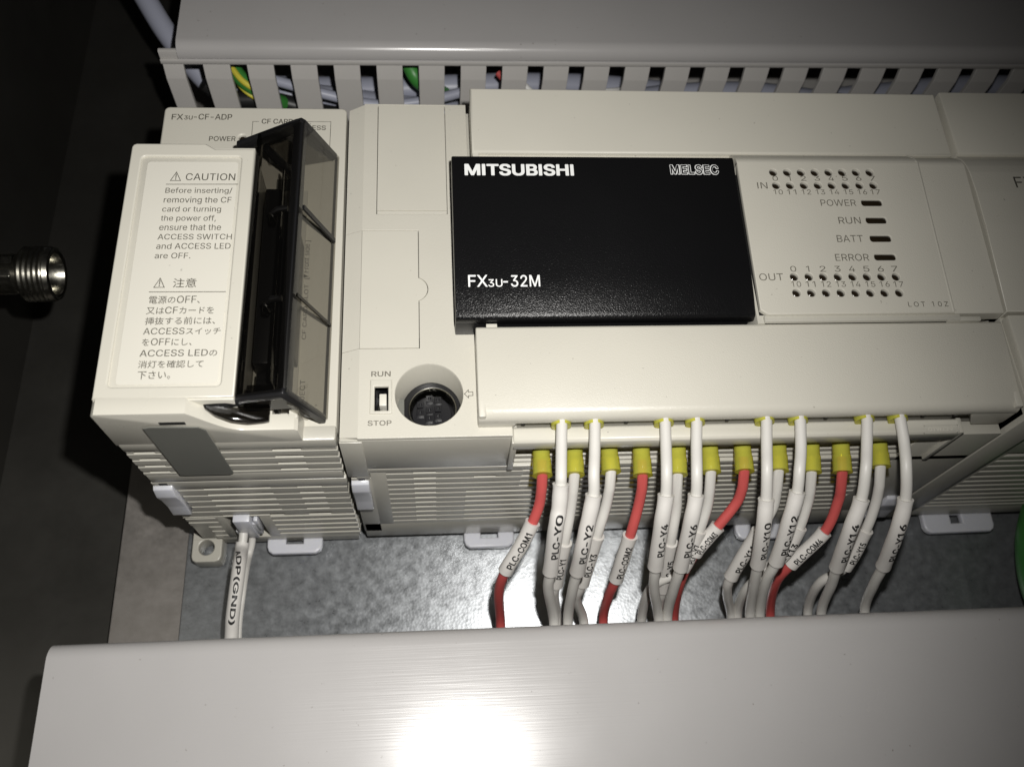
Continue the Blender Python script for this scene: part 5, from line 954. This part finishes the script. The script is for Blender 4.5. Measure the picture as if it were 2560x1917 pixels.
WIRES = [('PLC-Y0','upper','white',[(47.35,1.42,83.36),(46.89,-3.74,83.22),(46.36,-9.67,83.46)],[(46.3,-11.49,82.33),(46.03,-15.67,78.95),(45.41,-19.14,75.98),(45.35,-24.96,62.65)],[(45.62,-27.24,54.64),(48.28,-31.24,39.8)],[]),('PLC-Y2','upper','white',[(54.47,1.14,83.3),(53.89,-4.79,83.13),(53.23,-9.8,83.32)],[(53.27,-13.45,80.56),(52.31,-18.08,76.62),(51.57,-21.91,71.49),(51.46,-25.02,62.01)],[(51.3,-27.3,53.95),(51.8,-31.28,39.26)],[]),('PLC-Y4','upper','white',[(69.76,1.01,83.19),(69.32,-4.16,82.92),(68.73,-9.78,82.97)],[(68.81,-13.67,79.9),(68.3,-18.31,75.74),(69.12,-24.61,62.17)],[(70.78,-27.48,51.56),(74.58,-31.13,37.28)],[]),('PLC-Y6','upper','white',[(76.67,1.03,83.14),(75.94,-4.28,82.82),(75.22,-9.91,82.83)],[(75.38,-13.76,79.62),(74.71,-18.4,75.38),(75.03,-24.75,61.28)],[(75.51,-27.52,50.99),(76.87,-31.15,36.93)],[]),('PLC-Y10','upper','white',[(92.2,1.0,83.03),(91.32,-5.02,82.57),(90.54,-9.93,82.49)],[(90.97,-14.67,78.29),(91.09,-19.51,73.53),(93.2,-24.58,60.6)],[(94.88,-26.95,51.63),(98.34,-30.98,35.25)],[]),('PLC-Y12','upper','white',[(99.79,0.87,82.96),(98.91,-5.16,82.45),(97.72,-9.9,82.33)],[(97.74,-13.55,79.12),(96.81,-18.38,74.44),(97.28,-24.27,61.4)],[(97.48,-26.62,52.71),(100.96,-30.91,35.27)],[]),('PLC-Y14','upper','white',[(114.96,0.92,82.86),(113.71,-5.42,82.21),(112.56,-10.08,81.93)],[(112.55,-14.96,77.29),(111.21,-20.26,71.76),(113.08,-25.11,57.32)],[(114.75,-27.12,49.26),(117.55,-30.87,33.61)],[]),('PLC-Y16','upper','white',[(122.65,0.78,82.78),(122.53,-3.98,82.21),(121.77,-9.95,81.8)],[(122.74,-15.1,76.81),(122.37,-20.41,71.05),(124.64,-25.03,56.76)],[(125.9,-27.22,47.91),(129.1,-30.59,33.61)],[]),('PLC-COM1','lower','red',[(43.96,-7.68,68.6),(43.61,-10.27,64.94)],[(42.26,-13.33,61.62),(39.63,-17.6,56.87),(36.37,-21.79,51.37)],[(35.26,-24.59,41.27),(36.48,-28.65,24.67)],[(44.11,1.06,71.0),(44.01,-5.59,71.23)]),('PLC-Y1','lower','white',[(51.11,-7.77,68.28),(50.8,-11.42,63.37)],[(49.84,-17.02,57.0),(48.87,-23.67,43.72)],[(49.09,-25.24,37.37),(51.24,-28.34,23.63)],[(51.62,0.91,70.91),(51.22,-5.56,71.07)]),('PLC-Y3','lower','white',[(59.42,-7.66,68.21),(58.94,-10.81,63.73)],[(57.37,-15.92,57.93),(55.32,-23.59,43.5)],[(54.89,-25.65,35.1),(58.27,-28.42,22.64)],[(59.57,0.93,70.8),(59.52,-5.07,70.86)]),('PLC-COM2','lower','red',[(66.87,-7.97,67.57),(66.52,-10.92,63.36)],[(65.23,-16.02,57.42),(63.46,-23.14,44.57)],[(62.96,-25.37,35.56),(63.61,-28.36,22.16)],[(66.98,0.79,70.7),(66.67,-5.91,70.44)]),('PLC-Y5','lower','white',[(75.21,-9.15,65.59),(75.54,-11.63,62.22)],[(75.17,-17.35,55.24),(76.34,-24.53,37.97)],[(77.07,-26.02,31.32),(79.04,-28.3,20.54)],[(75.4,0.8,70.59),(74.72,-5.9,70.27)]),('PLC-Y7','lower','white',[(82.74,-8.37,66.52),(82.82,-11.25,62.39)],[(81.67,-15.28,57.55),(79.25,-21.85,48.15)],[(73.25,-24.24,39.43),(74.03,-28.36,20.96)],[(82.91,0.82,70.49),(82.44,-5.5,70.37)]),('PLC-COM3','lower','red',[(90.47,-8.04,66.81),(89.81,-10.51,63.0)],[(86.13,-14.63,58.18),(81.51,-19.36,52.25)],[(80.15,-23.78,40.74),(82.94,-28.22,20.28)],[(90.64,0.68,70.38),(90.25,-5.48,70.2)]),('PLC-Y11','lower','white',[(98.74,-8.27,66.21),(98.74,-11.64,61.35)],[(96.31,-15.7,56.3),(92.59,-23.08,42.55)],[(94.05,-25.27,33.16),(98.76,-27.94,19.38)],[(99.09,0.91,70.28),(98.31,-5.51,70.02)]),('PLC-Y13','lower','white',[(106.94,-8.82,65.13),(107.1,-10.88,61.96)],[(106.28,-15.09,56.65),(104.16,-19.56,50.6),(100.53,-22.87,42.74)],[(98.46,-24.94,34.23),(100.44,-27.86,19.61)],[(107.01,0.77,70.17),(106.15,-5.89,69.57)]),('PLC-COM4','lower','red',[(114.26,-8.46,65.48),(114.55,-10.6,62.04)],[(112.93,-15.91,55.21),(106.42,-21.66,46.96)],[(105.49,-24.1,37.32),(109.63,-27.75,19.19)],[(114.23,0.81,70.07),(113.58,-5.98,69.27)]),('PLC-Y15','lower','white',[(123.53,-8.11,65.76),(124.02,-11.14,61.04)],[(123.28,-15.79,54.87),(121.23,-22.06,44.4)],[(117.46,-24.2,35.88),(120.24,-27.56,19.06)],[(123.39,0.65,69.93),(122.83,-4.93,69.51)])]
where = {'PLC-Y0': 'first in the front row from the left', 'PLC-Y2': 'second in the front row from the left'}
for name, row, colr, A, B, D, Fr in WIRES:
    word = name
    colname = 'red' if colr == 'red' else 'white'
    W = thing('control_wire', '%s control wire with sleeve printed %s, %s row of terminals' % (colname, word, 'front' if row == 'upper' else 'rear'), 'wire', A[0], 'marked control wires below the controller')
    ctrl = [tuple(p) for p in A + B + D]
    per = 6
    last = D[-1]
    ctrl.append((last[0], last[1] - 9, last[2] - 2))
    P = smooth_path(ctrl, per)
    i0 = (len(A)) * per; i1 = (len(A) + len(B) - 1) * per
    wm = M['red_pvc'] if colr == 'red' else M['white_pvc']
    rw = 1.22
    if row == 'upper':
        s0 = Vector(A[0]); P2 = [s0 + Vector((0, 7, 0)), s0 + Vector((0, 3, 0))] + P
    else:
        s0 = Vector(A[0]); P2 = [Vector(Fr[0]).lerp(Vector(Fr[1]), 0.5), Vector(Fr[0]).lerp(Vector(Fr[1]), 0.93)] + [p for p in P if p.y < Fr[1][1] - 0.2]
    obj('insulation', MB().tube(P2, rw, 16), wm, W)
    rs = 1.68
    L_ = i1 - i0
    SLV = obj('marker_sleeve', MB().tube(P[i0:i1 + 1], [rs * (1.06 if k in (0, L_) else 1.0 + 0.02 * math.sin(k * 1.3 + A[0][0])) for k in range(L_ + 1)], 24), M['sleeve'], W)
    frac = {6: 0.47, 7: 0.56, 8: 0.70}[len(name)]
    sleeve_text(SLV, name, P, i0, i1, rs * 1.01, frac, 1.6, center=0.5, phi0=0.15 * (0.0 if A[0][0] > 110 else 1.0))
    if row == 'upper':
        q = Vector((A[0][0], 1.35, A[0][2] - 1.0))
        obj('lug_sleeve', MB().tube([q + Vector((0, 10, 0)), q + Vector((0, 0.6, 0)), q + Vector((0, 0, 0)), q + Vector((0, 0, 0))], [2.0, 2.15, 2.15, 1.1], 24), M['yellow'], W)
    else:
        a_, b_ = Vector(Fr[0]), Vector(Fr[1]); d_ = (b_ - a_).normalized(); ll = (b_ - a_).length
        pp = [a_ - d_ * 3, a_, a_ + d_ * ll * 0.42, a_ + d_ * ll * 0.46, a_ + d_ * ll * 0.93, b_ + d_ * 0.1, b_ + d_ * 0.1]
        obj('lug_sleeve', MB().tube(pp, [1.95, 1.95, 1.98, 2.12, 2.16, 2.26, 1.15], 24), M['yellow'], W)

# adapter's earth wire with its small white plug
GW = thing('earth_lead', 'white lead with sleeve printed ADP(GND) plugged under the card adapter', 'wire', (-30, 0, 20))
obj('plug', MB().box(-31.8, -27.6, -1.6, 4, 14.2, 29.5, 0.2).box(-33.2, -31.7, -0.9, 3, 13.8, 18.5, 0.2).box(-28.4, -26.3, -1.0, 3, 15.5, 25, 0.3)
    .box(-26.9, -25.9, -1.0, 2, 19, 28, 0.2), M['milky'], GW)
cp = [(-31.12,-2.0,18.3),(-31.4,-6.0,18.06),(-30.52,-11.0,23.35),(-30.55,-18.0,24.86),(-31.19,-24.5,23.38),(-31.52,-28.5,21.36)]
cp2 = [cp[0]] + cp[1:] + [(cp[-1][0] - 0.5, cp[-1][1] - 9, cp[-1][2] - 3)]
P = smooth_path([(cp[0][0], 0.5, cp[0][2] + 1)] + cp2, 6)
obj('lead', MB().tube([p for p in P], 1.2, 14), M['white_pvc'], GW)
E2 = [(-29.58,0.5,15.96),(-30.0,-2.5,13.18),(-30.79,-6.0,12.26),(-30.13,-11.5,18.0),(-29.67,-18.5,22.23),(-30.34,-24.0,20.57),(-30.55,-28.5,19.15)]
obj('lead', MB().tube([p - Vector((0, 0, 1.0)) for p in smooth_path(E2 + [(E2[-1][0], E2[-1][1] - 9, E2[-1][2] - 3)], 6)], 0.95, 12), M['white_pvc'], GW)
E3 = [(x + 1.3, y, z - 2.2) for x, y, z in E2[:-1]]
sl = obj('marker_sleeve', MB().tube(P[9:44], 1.75, 24), M['sleeve'], GW)
sleeve_text(sl, "ADP(GND)", P, 15, 32, 1.78, 1.0, 1.6, center=0.5, flip=True, phi0=0.1)
print('objects', len(bpy.data.objects))
